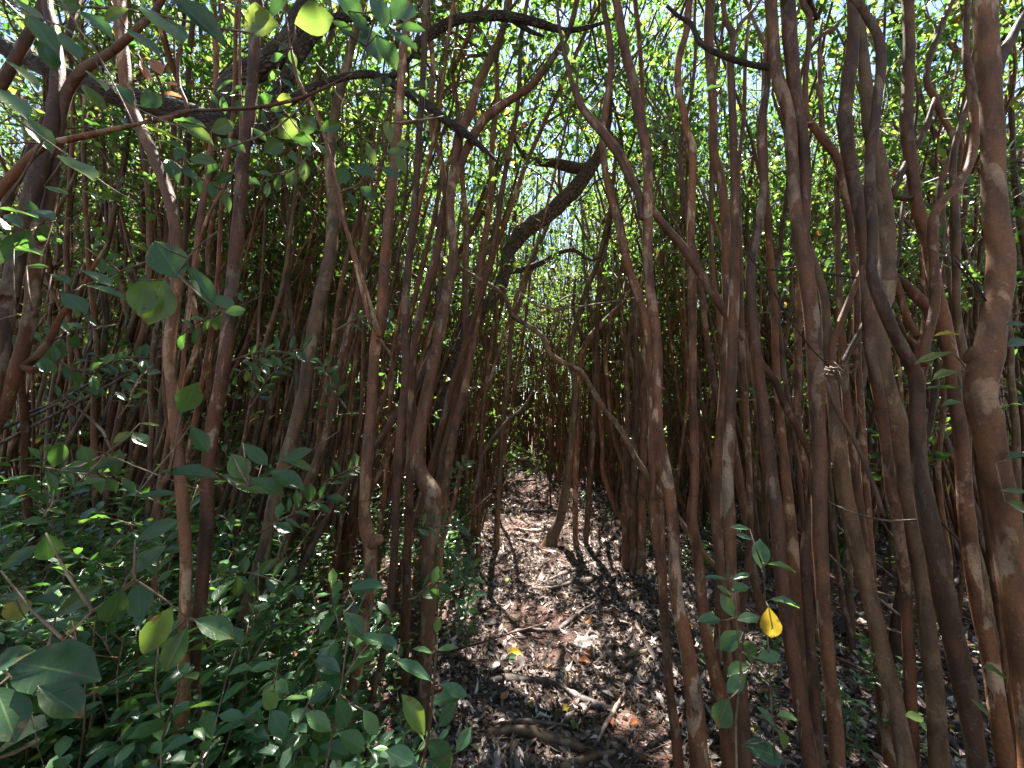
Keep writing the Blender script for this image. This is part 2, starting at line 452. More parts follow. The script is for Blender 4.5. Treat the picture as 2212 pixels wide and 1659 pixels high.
def leaves(mb, pos, dirv, nrm, size, ratio=0.5, kind='mid', mat=0, rnd=None, curl=None, rg=rs):
    pos = np.asarray(pos, float).reshape(-1, 3); n = len(pos)
    if n == 0: return
    dirv = norm(np.asarray(dirv, float).reshape(-1, 3))
    X, Y, Z, f = TPL[kind]
    side = norm(np.cross(dirv, np.asarray(nrm, float).reshape(-1, 3)))
    up = np.cross(side, dirv)
    size = np.broadcast_to(np.asarray(size, float), (n,)); ratio = np.broadcast_to(np.asarray(ratio, float), (n,))
    cz = np.ones(n) if curl is None else curl
    v = pos[:, None, :] + size[:, None, None] * (side[:, None, :] * (X[None, :] * ratio[:, None])[..., None] + dirv[:, None, :] * Y[None, :, None]
        + up[:, None, :] * (Z[None, :] * cz[:, None])[..., None])
    m = len(X)
    ff = f[None] + (np.arange(n) * m)[:, None, None]
    if rnd is None: rnd = rg.rand(n)
    mb.add(v, ff, mat, np.repeat(rnd, m), np.tile(TPL_U[kind], n), np.tile(Y, n))

# pixel (in the 2212 x 1659 tracing frame) + distance ahead -> point in the world
cp, sp = math.cos(PITCH), math.sin(PITCH)
def ray(px, py):
    xn = (px - CX) / FPX; yn = -(py - CY) / FPX
    return np.array([xn, cp - yn * sp, sp + yn * cp])
def W(px, py, d):
    r = ray(px, py); t = d / r[1]
    return np.array([0, 0, CAMZ]) + t * r
def scale_at(px, py, d):
    r = ray(px, py); t = d / r[1]
    return t / FPX * math.cos(math.atan((px - CX) / FPX))
def Wg(px, py, h=0.0):
    r = ray(px, py); t = (CAMZ - h) / -r[2]
    p = np.array([0, 0, CAMZ]) + t * r
    return p

# ------------------------------------------------------------------ ground
PATH_X = lambda y: 0.24 + 0.012 * y + 0.05 * np.sin(y * 0.9)
def gz(x, y):
    x = np.asarray(x, float); y = np.asarray(y, float)
    n = 0.018 * np.sin(3.1 * x + 1.3 * y) + 0.014 * np.sin(5.7 * y - 2.2 * x + 1) + 0.008 * np.sin(11 * x + 7 * y) + 0.03 * np.sin(0.9 * x - 0.5 * y + 2)
    d = np.abs(x - PATH_X(y))
    path = np.exp(-(d / 0.5) ** 2)
    side = np.clip(d - 0.6, 0, 6)
    return n * (1 - 0.5 * path) - 0.03 * path + 0.03 * (1 - np.exp(-side)) + 0.015 * np.clip(y - 6, 0, 30) * (1 - path * 0.3)

gxs = np.concatenate([np.linspace(-90, -9, 28), np.arange(-8.5, 8.6, 0.1), np.linspace(9, 90, 28)])
gys = np.concatenate([np.linspace(-40, -3, 14), np.arange(-2.5, 13, 0.1), np.linspace(13.5, 120, 50)])
GX, GY = np.meshgrid(gxs, gys)
mb = MB()
idx = np.arange(GX.size).reshape(GX.shape)
mb.add(np.stack([GX, GY, gz(GX, GY)], -1), np.stack([idx[:-1, :-1], idx[:-1, 1:], idx[1:, 1:], idx[1:, :-1]], -1).reshape(-1, 4))
g = mb.build('ground', [M_SOIL]); tag(g, kind='structure')

# ------------------------------------------------------------------ crown and tree prototypes
def walk(rg, start, d0, length, k, wander, up, n=None):
    """n random walks at once; start [n,3], d0 [n,3], length [n] -> [n,k,3]"""
    n = len(start); P = np.empty((n, k, 3)); P[:, 0] = start; d = norm(d0)
    st = (length / (k - 1))[:, None]
    for i in range(1, k):
        d = norm(d + rg.normal(0, wander, (n, 3)) + np.array([0, 0, up]))
        P[:, i] = P[:, i - 1] + d * st
    return P

def at_path(P, t):
    """P [n,k,3], t [n] in 0..1"""
    k = P.shape[1]; x = t * (k - 1); i = np.minimum(x.astype(int), k - 2); fr = (x - i)[:, None]
    ar = np.arange(len(P))
    return P[ar, i] * (1 - fr) + P[ar, i + 1] * fr, norm(P[ar, i + 1] - P[ar, i])

def foliage(mb, rg, limbs, limb_r, n_twig, n_sub, n_leaf, tl=(0.25, 0.7), size=0.068, kind='mid', t0=0.2, upb=0.12, twig_r=0.0035, mats=(0, 1)):
    """twigs on the limbs, twiglets on the twigs, leaves on both; mats = (twig slot, leaf slot)"""
    n = len(limbs)
    L = np.repeat(limbs, n_twig, 0)
    t = t0 + (1 - t0) * rg.rand(len(L)) ** 0.8
    p, d = at_path(L, t)
    side = norm(rg.normal(0, 1, (len(L), 3)))
    ln = rg.uniform(tl[0], tl[1], len(L))
    T = walk(rg, p, d * 0.45 + side * 0.9, ln, 6, 0.28, upb)
    tubes(mb, T, np.linspace(twig_r * 1.25, twig_r * 0.5, 6)[None, :] * np.ones((len(T), 1)), 4, mats[0], rnd=rg.rand(len(T)), cap=False)
    S0 = np.repeat(T, n_sub, 0)
    p, d = at_path(S0, 0.25 + 0.75 * rg.rand(len(S0)))
    S = walk(rg, p, d * 0.6 + norm(rg.normal(0, 1, (len(S0), 3))) * 0.8, rg.uniform(0.10, 0.26, len(S0)), 4, 0.25, upb * 0.7)
    tubes(mb, S, np.linspace(twig_r * 0.65, twig_r * 0.35, 4)[None, :] * np.ones((len(S), 1)), 3, mats[0], rnd=rg.rand(len(S)), cap=False)
    for A, m in ((S, n_leaf), (T, max(2, n_leaf // 2))):
        B = np.repeat(A, m, 0)
        p, d = at_path(B, 0.25 + 0.75 * rg.rand(len(B)) ** 0.6)
        sd_ = norm(rg.normal(0, 1, (len(B), 3)))
        dv = norm(d * 0.55 + sd_ * 0.8 + np.array([0, 0, -0.1]))
        nv = norm(np.array([0, 0, 1.0]) + rg.normal(0, 0.55, (len(B), 3)))
        leaves(mb, p, dv, nv, size * rg.uniform(0.6, 1.25, len(B)), rg.uniform(0.42, 0.62, len(B)), kind, mats[1], rg.rand(len(B)), rg.uniform(-0.3, 1.8, len(B)), rg)

def crown_proto(seed, kind='mid', scale=1.0, n_limb=5, n_twig=6, n_sub=3, n_leaf=6):
    rg = np.random.RandomState(seed)
    a = rg.rand(n_limb) * 6.28
    d = np.stack([np.cos(a) * 0.55, np.sin(a) * 0.55, np.full(n_limb, 1.0)], -1)
    P = walk(rg, np.zeros((n_limb, 3)), d, rg.uniform(1.3, 2.3, n_limb) * scale, 9, 0.25, 0.05)
    mb = MB()
    tubes(mb, P, np.linspace(0.016, 0.006, 9)[None] * np.ones((n_limb, 1)), 6, 0, rnd=rg.rand(n_limb))
    foliage(mb, rg, P, None, n_twig, n_sub, n_leaf, kind=kind)
    return mb.mesh('crown', [M_TWIG, M_LEAF])
CROWNS = [crown_proto(100 + i) for i in range(8)]

def link_mesh(name, me, parent, loc=(0, 0, 0), rz=0.0, s=1.0):
    o = bpy.data.objects.new(name, me)
    SC.collection.objects.link(o)
    o.parent = parent
    o.location = loc; o.rotation_euler = (0, 0, rz); o.scale = (s, s, s)
    return o

# ------------------------------------------------------------------ traced trees
HERO_POS = []
def to3d(tr, dfun):
    P = np.array([W(x, y, dfun(y)) for x, y, w in tr])
    R = np.array([w * 0.5 * scale_at(x, y, dfun(y)) for x, y, w in tr])
    return P, R

def fill_w(tr):
    out = []; w = 10
    for p in tr:
        if len(p) > 2: w = p[2]
        out.append((p[0], p[1], w))
    return out

def hero(label, trace, d0, d1=None, branches=(), mat=None, top='crown', base='ground', cat='tree', group=None, name='guava_tree', crown_s=1.0, lump=0.03, knobs=(), crown_n=1, wig=1.0):
    """trace from the top of the picture down (or the other way; sorted by y). d0 = distance at the foot, d1 at the top"""
    tr = fill_w(trace)
    if tr[0][1] < tr[-1][1]: tr = tr[::-1]          # foot first
    yb, yt = tr[0][1], tr[-1][1]
    d1 = d0 if d1 is None else d1
    dfun = lambda y: d0 + (d1 - d0) * (yb - y) / max(1, yb - yt)
    P, R = to3d(tr, dfun)
    sd = int(abs(tr[0][0] * 7 + tr[0][1] * 3)) % 9973
    rg = np.random.RandomState(sd)
    # small depth wander so a trunk is crooked from the side too
    if wig > 0:
        wz = np.cumsum(rg.normal(0, 0.007 * wig, len(P))); wz -= np.linspace(0, wz[-1], len(P)) if len(P) > 1 else 0
        cam0 = np.array([0, 0, CAMZ])
        P = P + (P - cam0) / np.linalg.norm(P - cam0, axis=1, keepdims=True) * wz[:, None]
    mats = [mat or M_BARK]
    if base == 'ground':
        h = gz(P[0, 0], P[0, 1])
        if P[0, 2] > h - 0.02:
            dirv = P[0] - P[1]; dirv = dirv / max(abs(dirv[2]), 0.05); dirv[0] = np.clip(dirv[0], -0.35, 0.35); dirv[1] = np.clip(dirv[1], -0.25, 0.25)
            L = P[0, 2] - h + 0.06
            P = np.vstack([P[0] + dirv * L, P[0] + dirv * L * 0.85, P]); R = np.concatenate([[R[0] * 1.5, R[0] * 1.12], R])
            if L < 0.5: P = np.delete(P, 1, 0); R = np.delete(R, 1)
    foot = P[0].copy()
    root = empty(name, foot)
    tag(root, label, cat, group)
    if top == 'crown':
        # carry on upwards to the crown
        d = P[-1] - P[-2]; d = d / np.linalg.norm(d); d[2] = max(d[2], 0.6)
        ztop = max(P[-1, 2] + 0.3, 4.3 + rg.rand() * 1.2)
        while P[-1, 2] < ztop:
            d = norm(d + rg.normal(0, 0.12, 3) + np.array([0, 0, 0.12]))
            P = np.vstack([P, P[-1] + d * 0.35]); R = np.append(R, R[-1] * 0.9)
    elif top == 'taper':
        R[-1] *= 0.35
    Ps, Rs = smooth_path(P, R, 0.045)
    Rs = Rs * (1 + 0.05 * np.sin(np.arange(len(Rs)) * 0.9 + rg.rand() * 6) * rg.rand(len(Rs)))
    sides = 18 if Rs.mean() / max(0.4, P[len(P) // 2, 1]) > 0.012 else 12
    mb = MB(); tubes(mb, Ps, Rs, sides, 0, lump, seed=sd)
    for (kx, ky, kw) in knobs:       # cut stubs and burrs
        c = W(kx, ky, dfun(ky)); r = kw * 0.5 * scale_at(kx, ky, dfun(ky))
        j = np.argmin(np.linalg.norm(Ps - c, axis=1)); ax = c - Ps[j]
        ax = ax if np.linalg.norm(ax) > 1e-3 else np.array([1., 0, 0])
        q = np.array([Ps[j] + (c - Ps[j]) * 0.15, Ps[j] + (c - Ps[j]) * 0.6, c, c + norm(ax) * r * 0.25])
        tubes(mb, q, np.array([r * 1.05, r * 1.0, r * 1.02, r * 0.8]), 14, 0, 0.08, seed=sd + 5)
    mb.build('trunk', mats, root, foot)
    for br in branches:
        b = fill_w(br)
        bd = dfun
        BP, BR = to3d(b, bd)
        BR[-1] *= 0.55
        # start inside the trunk when it is near
        j = np.argmin(np.linalg.norm(Ps - BP[0], axis=1))
        if np.linalg.norm(Ps[j] - BP[0]) < 0.5: 
            BP = np.vstack([Ps[j], BP]); BR = np.append(BR[0] * 1.1, BR)
        BP2, BR2 = smooth_path(BP, BR, 0.05)
        mb = MB(); tubes(mb, BP2, BR2, 12, 0, lump, seed=sd + len(b)); mb.build('branch', mats, root, foot)
    if top == 'crown':
        for q in range(crown_n):
            link_mesh('crown' , CROWNS[(sd + q) % len(CROWNS)], root, tuple(Ps[-1] - foot - np.array([0, 0, 0.08])), rg.rand() * 6.28, crown_s * rg.uniform(0.85, 1.15))
    HERO_POS.append(foot[:2])
    return root, dfun

B = M_BARK; O = M_BARK_OLIVE
# --- left side
hero('smooth pinkish guava trunk at the left edge, topmost bark bare', [(0,740,50),(20,640,48),(40,540,46),(65,440,45),(80,380,44),(100,320,38),(118,240,36),(125,150,34),(115,60,30),(100,0,28)], 1.15, 1.25)
hero('reddish trunk slanting down to the left edge in the top left corner', [(98,0,30),(65,70,30),(20,155,30),(-20,230,30),(-60,330,32)], 1.5, 1.5)
hero('leaning guava trunk with a burl that arches right above the leftmost trunk', [(-60,1010,56),(-5,900,50),(20,840,45),(40,790,42),(60,710,38),(70,640,35),(75,550,34),(95,490,34),(110,420,32),(118,340,32),(130,265,32),(145,200,30),(180,150,26),(240,113,22),(300,60,18),(350,0,15)], 1.3, 1.2,
     branches=[[(62,785,26),(105,740,22),(130,685,18),(165,640,14),(200,580,11),(235,520,8)]], knobs=[(75,800,26)])
hero('thick low branch forking rightwards behind the leftmost trunks', [(-40,470,34),(-10,425,30),(50,355,27),(95,315,22),(170,297,17),(275,273,13),(330,262,9)], 1.0, 1.0, top='taper',
     branches=[[(275,273,10),(320,262,9),(400,240,9),(465,238,8),(560,232,8),(650,212,8),(700,190,7),(760,160,5)],[(100,312,9),(60,308,6),(0,312,5)],[(405,240,11),(388,190,9),(385,130,8),(400,70,7)]], base='none')
hero('left one of two slim red trunks that meet near the lower left seedlings', [(258,0,30),(262,60),(268,130),(275,200),(295,260),(325,320),(352,385),(372,450,28),(380,510),(384,600),(372,690),(365,760),(370,820),(376,890),(386,975),(392,1045),(397,1110),(402,1195),(400,1300),(395,1400,27),(398,1450,30),(396,1540,34),(386,1600,36),(378,1659,38),(370,1720,40)], 1.25, 1.3)
hero('right one of two slim red trunks that meet near the lower left seedlings', [(553,0,26),(550,80),(545,170),(540,250,27),(530,300,28),(525,350,29),(520,430,30),(513,510),(505,583),(495,685),(488,755,32),(475,840),(460,908),(454,976),(447,1044,33),(448,1110),(443,1195),(433,1300,32),(423,1366),(414,1468,34),(425,1555,32),(437,1659,34),(440,1700,34)], 1.3, 1.35)
hero('slender wavy trunk seen between the two slim red trunks', [(462,0,14),(463,70,15),(468,120,13),(466,180),(460,250,14),(458,300),(448,380,16),(432,480),(420,585,15),(413,635),(430,713),(423,760,14),(403,815,13),(380,860,12),(365,940,12)], 2.3)
hero('thin dark stem left of the slim red pair at mid height', [(341,700,12),(331,755),(324,840),(328,910),(325,1000,12)], 2.6, top='crown')
hero('plain brown pole trunk rising from the leaves at the lower left', [(372,1000,12),(350,1050,14),(341,1093,17),(335,1195),(333,1298,18),(307,1400),(290,1503),(273,1605),(264,1690)], 1.45, 1.7)
hero('thick mottled trunk leaning right, with cracked bark near its top', [(720,440,28),(718,500,28),(710,570,30),(683,685,31),(669,771,30),(655,856),(632,942),(601,1044),(590,1093),(573,1178),(546,1264),(526,1332),(509,1417),(488,1520,34),(461,1590,38)], 1.95, 2.3, mat=O)
hero('red stem leaning right beside the thick mottled leaning trunk', [(745,740,14),(722,850,15),(700,950,16),(665,1040,17),(642,1093,18),(614,1178,17),(587,1247,16),(563,1310),(539,1400),(520,1450)], 2.2, 2.6)
hero('straight bright red stem crossing low behind the knobbed trunk', [(905,820,15),(870,873,16),(819,952),(778,1010),(734,1065),(690,1150,15),(659,1212,15),(632,1281),(601,1339,16),(573,1392),(555,1430)], 2.1, 2.7)
# --- centre left
hero('tall slim trunk with a cut knob low on its side, left of the path', [(884,0,18),(882,40),(871,102),(867,170),(860,273,20),(853,341),(842,444,22),(833,549,24),(826,651),(812,737),(806,822),(799,925,26),(792,1010),(787,1093,27),(790,1140,28),(800,1180,31),(800,1246,30),(795,1298,29),(778,1383,28),(771,1451),(754,1520,30),(741,1605,32),(733,1670,32)], 1.65, 1.75, knobs=[(818,1163,26)],
     branches=[[(818,720,10),(795,640,8),(770,560,8),(742,480,7),(728,430,6)],[(820,735,7),(845,770,5),(850,830,4),(846,880,3)]])
hero('thin straight trunk just right of the knobbed trunk, forking at mid height', [(920,0,12),(915,150,14),(905,300,15),(895,450,16),(884,549,17),(877,634),(874,720),(877,771,18),(874,839),(867,907,19),(860,993,20),(855,1093,17),(853,1178),(847,1247),(840,1332,15),(829,1400),(819,1451),(800,1520)], 1.9, 2.1)
hero('stout trunk with an elbow bend near the path, parting into a leaning limb high up', [(1096,0,13),(1089,51,14),(1079,85,16),(1055,137,17),(1034,178,18),(1017,239),(993,290,24),(987,324,19),(973,427,20),(973,478),(980,549,21),(969,617,23),(952,703,25),(939,771,26),(925,839,27),(915,890,28),(905,942,30),(900,990,32),(912,1030,36),(934,1065,42),(940,1100,38),(928,1178,32),(925,1247),(925,1332,30),(918,1434),(915,1503),(912,1560,32)], 2.0, 2.4, knobs=[(950,1058,22)])
hero('forked trunk whose right limb sweeps up to the top of the picture', [(1246,0,12),(1229,68,13),(1205,109,15),(1178,147,14),(1144,188,15),(1092,222,17),(1048,256,20),(1024,290),(1000,341,18),(966,430,20),(952,495),(939,566),(925,617),(905,692),(893,771,18),(889,860,18),(886,960,18),(884,1060,18),(880,1200,19)], 2.35, 2.3,
     branches=[[(963,427,15),(952,341,13),(935,290),(932,222,12),(935,137,11),(928,68),(925,-10)]])
hero('even straight stem just right of the elbow trunk', [(1064,300,12),(1060,420,13),(1050,500,14),(1034,583,15),(1034,651),(1024,720,16),(1017,771),(1004,839,18),(987,907),(973,976,19),(963,1044,20),(956,1115),(948,1190,20),(942,1250,21)], 2.7, 3.0)
hero('slightly crooked brown stem between elbow trunk and dark leaning tree', [(1000,400,12),(1007,480,13),(1007,549,14),(1004,651),(1007,720,15),(1000,781,16),(983,856),(973,907),(956,993,17),(948,1061),(940,1140,18)], 2.9, 3.1)
hero('slender lone stem standing at the left edge of the path', [(1160,540,9),(1144,583),(1124,651,10),(1106,703,11),(1099,788,12),(1086,925),(1079,1027),(1075,1105),(1073,1150,13)], 4.9, 4.9, mat=O)
hero('slender pale stem leaning beside the left path edge', [(1085,560,8),(1075,640,8),(1058,760,9),(1046,860,10),(1038,960,10),(1035,1050,10),(1034,1120,10)], 4.4, 4.6)
# --- dark furrowed trees
hero('thick furrowed brown trunk leaning right over the path with a broken limb', [(948,1010,26),(955,900,26),(970,846,27),(987,771,28),(1014,703,25),(1051,658,26),(1079,617,27),(1096,576,28),(1098,546,30),(1113,522,33),(1137,495,36),(1178,468,36),(1212,437,35),(1246,403,34),(1273,365,31),(1291,338,27),(1306,300,20),(1316,250,15),(1322,200,10)], 4.2, 3.9, mat=M_RBROWN, name='rough_barked_tree', top='taper', lump=0.03,
     branches=[[(1108,585,15),(1144,578,14),(1178,563,12),(1212,545,10),(1240,540,9),(1275,562,7),(1300,555,6)], [(1262,368,26),(1230,360,23),(1195,352,20),(1160,350,16),(1128,332,12),(1110,300,8)]])
r_, df_ = hero('massive dark furrowed trunk lying across the top left corner', [(-120,45,52),(0,98,54),(100,147,58),(205,190,62),(307,220,60),(410,245,56),(470,272,50),(520,290,38),(560,300,26)], 2.25, 2.25, mat=M_RDARK, name='rough_barked_tree', top='none', base='none', lump=0.04,
     branches=[[(480,262,56),(495,195,58),(530,160,56),(580,135,54),(625,92,50),(650,40,46),(668,-20,42)],
               [(540,285,26),(560,282,25),(585,250,23),(620,222,21),(665,195,19),(710,176,17),(750,165,16),(802,160,16),(847,180,17),(888,205,19),(925,228,20),(966,263,19),(1007,290,17),(1041,318,12),(1075,350,8)],
               [(590,215,26),(615,175,28),(645,118,31),(680,70,29),(720,43,23),(760,36,20),(800,42,16)]])
hero('dark lichened limb arching across the top centre', [(800,163,13),(845,165,14),(875,135,15),(905,95,18),(938,68,20),(973,48,20),(1007,38,18),(1075,34,19),(1127,41,20),(1168,51,16),(1220,66,12),(1275,58,9),(1340,35,6)], 2.3, 2.3, mat=M_RDARK, name='rough_barked_tree', top='taper', base='none', lump=0.04,
     branches=[[(1110,45,12),(1150,70,9),(1175,78,7)]])
# --- middle distance round the path
hero('crooked dead limb zigzagging down across the path centre to the right', [(973,563,6),(1031,600,8),(1075,627,10),(1096,651,11),(1106,682,9),(1144,706,10),(1174,730,12),(1188,764,12),(1219,785,11),(1256,803),(1284,849),(1311,890),(1349,942,13),(1372,986,13),(1403,1034,13),(1425,1066,13),(1460,1110,12),(1500,1170,12),(1545,1225,12)], 2.6, 2.8, top='taper', name='dead_branch', cat='branch', mat=M_BARK_OLIVE, lump=0.10, base='none')
hero('mossy dark trunk with a flared foot at the right edge of the path', [(1294,560,12),(1270,617,13),(1250,679,12),(1239,720),(1232,771),(1239,808,12),(1243,856,16),(1232,976,18),(1222,1061,20),(1212,1115),(1202,1140,24),(1192,1162,28)], 5.0, 5.0, mat=O)
hero('Y forked stem beside the mossy trunk at the path edge', [(1342,658,10),(1311,689,12),(1267,740,14),(1250,822,13),(1246,959,12),(1243,1061),(1243,1158)], 5.1, 5.1, branches=[[(1267,740,11),(1246,699,9),(1238,660,7),(1243,600,6)]])
hero('straight stem right of the Y forked stem', [(1296,600,9),(1290,700,10),(1284,856,13),(1280,952),(1272,1060,12),(1268,1140),(1266,1168)], 4.9, 4.9)
hero('thin stem curving out to the right near its foot', [(1290,760,7),(1294,871,8),(1301,959,9),(1301,1010,10),(1315,1061),(1330,1100,11),(1345,1125)], 5.4, 5.4)
hero('thin pale wavy stem between path edge and the dense right clump', [(1330,640,7),(1311,754,8),(1308,788,9),(1314,839,10),(1321,925,9),(1335,976,8),(1355,1044,9),(1362,1110,10)], 5.5, 5.5)
hero('slim trunk bent left at the top meeting the tall straight trunk right of the path', [(1304,0,12),(1314,68,13),(1321,137,14),(1308,239,15),(1301,297,14),(1308,375,15),(1325,444),(1342,512,17),(1355,566,18),(1366,600,19),(1383,651),(1396,703),(1405,771),(1407,850,18),(1408,930),(1409,1010,17),(1412,1093),(1417,1178,18),(1430,1240),(1434,1332,19),(1441,1400,20),(1448,1503),(1458,1571,23),(1466,1659,25),(1470,1690,26)], 1.75, 1.9)
hero('tall straight trunk right of the path with a side limb leaning left', [(1331,0,17),(1345,85,19),(1366,171,22),(1379,239,21),(1393,307,22),(1400,375),(1400,478),(1399,549),(1403,617,21),(1413,686,22),(1420,771),(1420,856),(1420,925,24),(1434,993,26),(1444,1061,27),(1453,1130,27),(1456,1195,28),(1462,1298,30),(1478,1370,33),(1490,1440,36),(1502,1537,40),(1512,1659,44)], 1.6, 1.8,
     branches=[[(1388,470,18),(1379,420,17),(1359,386,16),(1338,341,15),(1301,290,14),(1253,229,13),(1229,154,11),(1212,79,9),(1200,-10,8)],[(1390,430,12),(1376,406,12),(1342,328,12),(1301,278,11),(1267,239,10),(1246,200,9),(1250,140,7)],[(1410,455,15),(1444,498,18),(1477,536,19),(1530,617,20),(1568,679,20),(1605,735,18)]])
hero('thin high stem left of the tallest right hand trunks', [(1372,0,10),(1379,68),(1386,154),(1390,250),(1394,340,10)], 3.0, 3.0, top='crown')
hero('slim kinked trunk right of the tall straight trunk', [(1490,0,16),(1483,68),(1468,120),(1464,180),(1476,240),(1486,290),(1496,317,17),(1496,375),(1493,478),(1493,549,18),(1496,651,19),(1496,754,18),(1496,856),(1500,959,20),(1500,1050),(1494,1120,24),(1507,1195,25),(1517,1298),(1527,1383,27),(1548,1468,31),(1566,1537,34),(1578,1659,36)], 1.7, 1.9)
hero('trunk with a shallow S bend, second of the slim trio right of centre', [(1534,0,22),(1530,51),(1534,137,21),(1541,239,20),(1541,324),(1554,375,22),(1565,444,21),(1568,566),(1570,660,20),(1568,760),(1560,880),(1548,1000,21),(1545,1100,22),(1553,1200,22),(1562,1300,24)], 1.9, 2.0)
hero('long reddish trunk forked at its top, right of the S bend trunk', [(1561,-5,11),(1570,50,12),(1585,78,16),(1578,137,17),(1582,239,18),(1585,341),(1587,444,19),(1586,549,23),(1585,651,25),(1582,754,26),(1578,856),(1575,959,25),(1572,1044,26),(1576,1110,27),(1578,1178,26),(1582,1264),(1595,1400,28),(1602,1503,30),(1609,1605),(1614,1690,30)], 1.55, 1.7,
     branches=[[(1585,80,12),(1600,50,10),(1625,25,9),(1650,-10,8)]])
hero('narrow stem behind the long reddish trunk leaning to the left foot', [(1500,540,12),(1513,617,14),(1527,737),(1541,822,15),(1558,890),(1563,960,15),(1560,1060,15)], 2.3, 2.3)
hero('dark brown trunk growing left of the pale thick pair', [(1665,0,14),(1660,80,16),(1657,171,17),(1650,239),(1643,307),(1650,375,19),(1643,461),(1630,530,20),(1620,590,21),(1623,651),(1633,754,24),(1643,839,26),(1658,959,31),(1670,1060,33),(1677,1110,34),(1687,1230,32),(1698,1332),(1715,1434,34),(1732,1537,36),(1756,1659,40)], 1.4, 1.6)
hero('thick bark trunk with a broken dark twig, forking high above the right side', [(1664,0,26),(1670,68),(1677,154,27),(1694,212,30),(1708,273,28),(1711,341),(1715,410),(1725,500,31),(1737,560,35),(1749,651,37),(1759,754),(1763,856),(1769,959,36),(1769,1093),(1776,1264,34),(1790,1434,33),(1804,1571,36),(1812,1690,38)], 1.4, 1.5,
     branches=[[(1734,500,29),(1739,410,28),(1735,307),(1718,205,30),(1708,102,33),(1701,0,34),(1697,-40,34)]], knobs=[(1755,268,12)])
hero('black bare branch curving down to the thick forked trunk', [(1440,12,7),(1469,38,9),(1493,51,10),(1510,89,12),(1537,109,13),(1588,130),(1623,140),(1660,146,17)], 1.38, 1.38, mat=M_RBROWN, top='none', base='none', name='dead_branch', cat='branch', branches=[[(1469,38,8),(1478,10,7),(1490,-20,6)]])
hero('wandering limb looping right behind the thick forked trunk', [(1732,0,14),(1749,34),(1746,102),(1740,170),(1742,249,16),(1776,297,20),(1807,341,20),(1824,410,18),(1835,480,17),(1842,560,17),(1850,640,17),(1852,760,18),(1860,890,18),(1870,1050,18),(1880,1200,20)], 1.9, 2.0, branches=[[(1776,292,13),(1773,205,12),(1770,120,10),(1775,40,9)],[(1746,110,11),(1770,80,11),(1800,62,13),(1815,45,12)]])
hero('straight reddish trunk in front of a paler thicker one, right of the forked pair', [(1841,-10,28),(1841,102,30),(1831,188,34),(1824,256,36),(1831,324,33),(1845,393,32),(1858,461),(1868,549,30),(1872,651,27),(1879,754,26),(1893,822),(1909,925),(1925,1060,26),(1937,1110,27),(1955,1264,28),(1964,1434,30),(1972,1659,33)], 1.5, 1.4)
hero('pale thick trunk with old loose bark rings at mid height on the right', [(1862,60,20),(1865,130,26),(1872,188,30),(1879,273,34),(1896,341,38),(1909,427),(1916,512,40),(1916,560,40),(1911,630,46),(1894,695,52),(1897,771,54),(1914,856,58),(1938,925),(1952,993,52),(1964,1093,47),(1988,1230,42),(2005,1366),(2019,1503,46),(2030,1659,50)], 1.45, 1.55, mat=O, knobs=[(1896,700,50)])
hero('bowed trunk that arches over at the top and crosses the pale thick trunk', [(1836,-10,16),(1872,34,20),(1899,85,24),(1903,154),(1896,205),(1889,273),(1879,341,26),(1879,410,27),(1884,478,25),(1884,549),(1884,600,27),(1909,668,31),(1940,737),(1969,788,32),(1980,822,37),(1981,890),(1985,993,40),(2000,1100,48),(2022,1195,54),(2049,1332,57),(2080,1468,56),(2100,1571,54),(2116,1690,54)], 1.25, 1.3)
hero('straight brown trunk with a ringed scar, second from the right edge', [(1960,-10,27),(1964,102,28),(1960,205),(1957,256,33),(1960,307,31),(1971,375,28),(1981,444,30),(2001,512,31),(2010,560),(2029,651,34),(2042,720,37),(2056,788,38),(2063,856,35),(2077,959,36),(2085,1093,40),(2105,1264,42),(2135,1400,46),(2160,1560,48),(2180,1690,50)], 1.5, 1.6, knobs=[(1962,250,36)],
     branches=[[(1930,425,15),(1947,375,19),(1974,324,20),(2001,273,18),(2019,212,17)]])
hero('slim stem with a short crook near the top, left of the biggest right trunk', [(2062,-10,15),(2015,102,17),(2001,171,16),(2020,215,17),(2040,260,16),(2063,307,17),(2050,350,17),(2030,400,18),(2035,470,18),(2045,560,18),(2060,650,18),(2090,800,20),(2110,950,22)], 1.8, 2.0)
hero('smooth limb sweeping down left from the biggest right trunk', [(2087,60,16),(2087,120,20),(2100,205,24),(2107,290),(2093,358,22),(2066,403),(2029,444,24),(2015,478),(2017,566,23),(2020,660,24),(2000,740,26),(1990,790,28)], 1.45, 1.5, top='crown', base='none')
hero('biggest red guava trunk at the right edge with a sawn stub halfway up', [(2128,-20,58),(2131,85,60),(2138,171,56),(2142,273,55),(2145,375,58),(2152,478,62),(2163,549,66),(2159,617,68),(2147,686),(2136,745,74),(2122,800,80),(2118,860,78),(2135,925,76),(2152,1027),(2167,1093),(2190,1264,78),(2215,1434,80),(2235,1659,80)], 1.25, 1.3, knobs=[(2098,765,62)], lump=0.035,
     branches=[[(2140,190,42),(2150,145,42),(2165,116,36),(2182,90,30),(2196,60,24),(2215,20,18)]])
hero('gnarled Y fork hanging between the two right edge trunks', [(1937,593,22),(1974,634,29),(2003,668,26),(1998,720,24),(1984,770,26),(1985,830,24)], 1.7, 1.7, top='taper', base='none', branches=[[(1995,740,17),(1964,696,17),(1940,617,16),(1925,560,12)]])
hero('short slanting branch crossing the gap right of the forked trunk', [(1870,560,12),(1858,590,14),(1824,675,17),(1800,737),(1797,788,18),(1800,850,18)], 1.65, 1.65, top='taper', base='none')
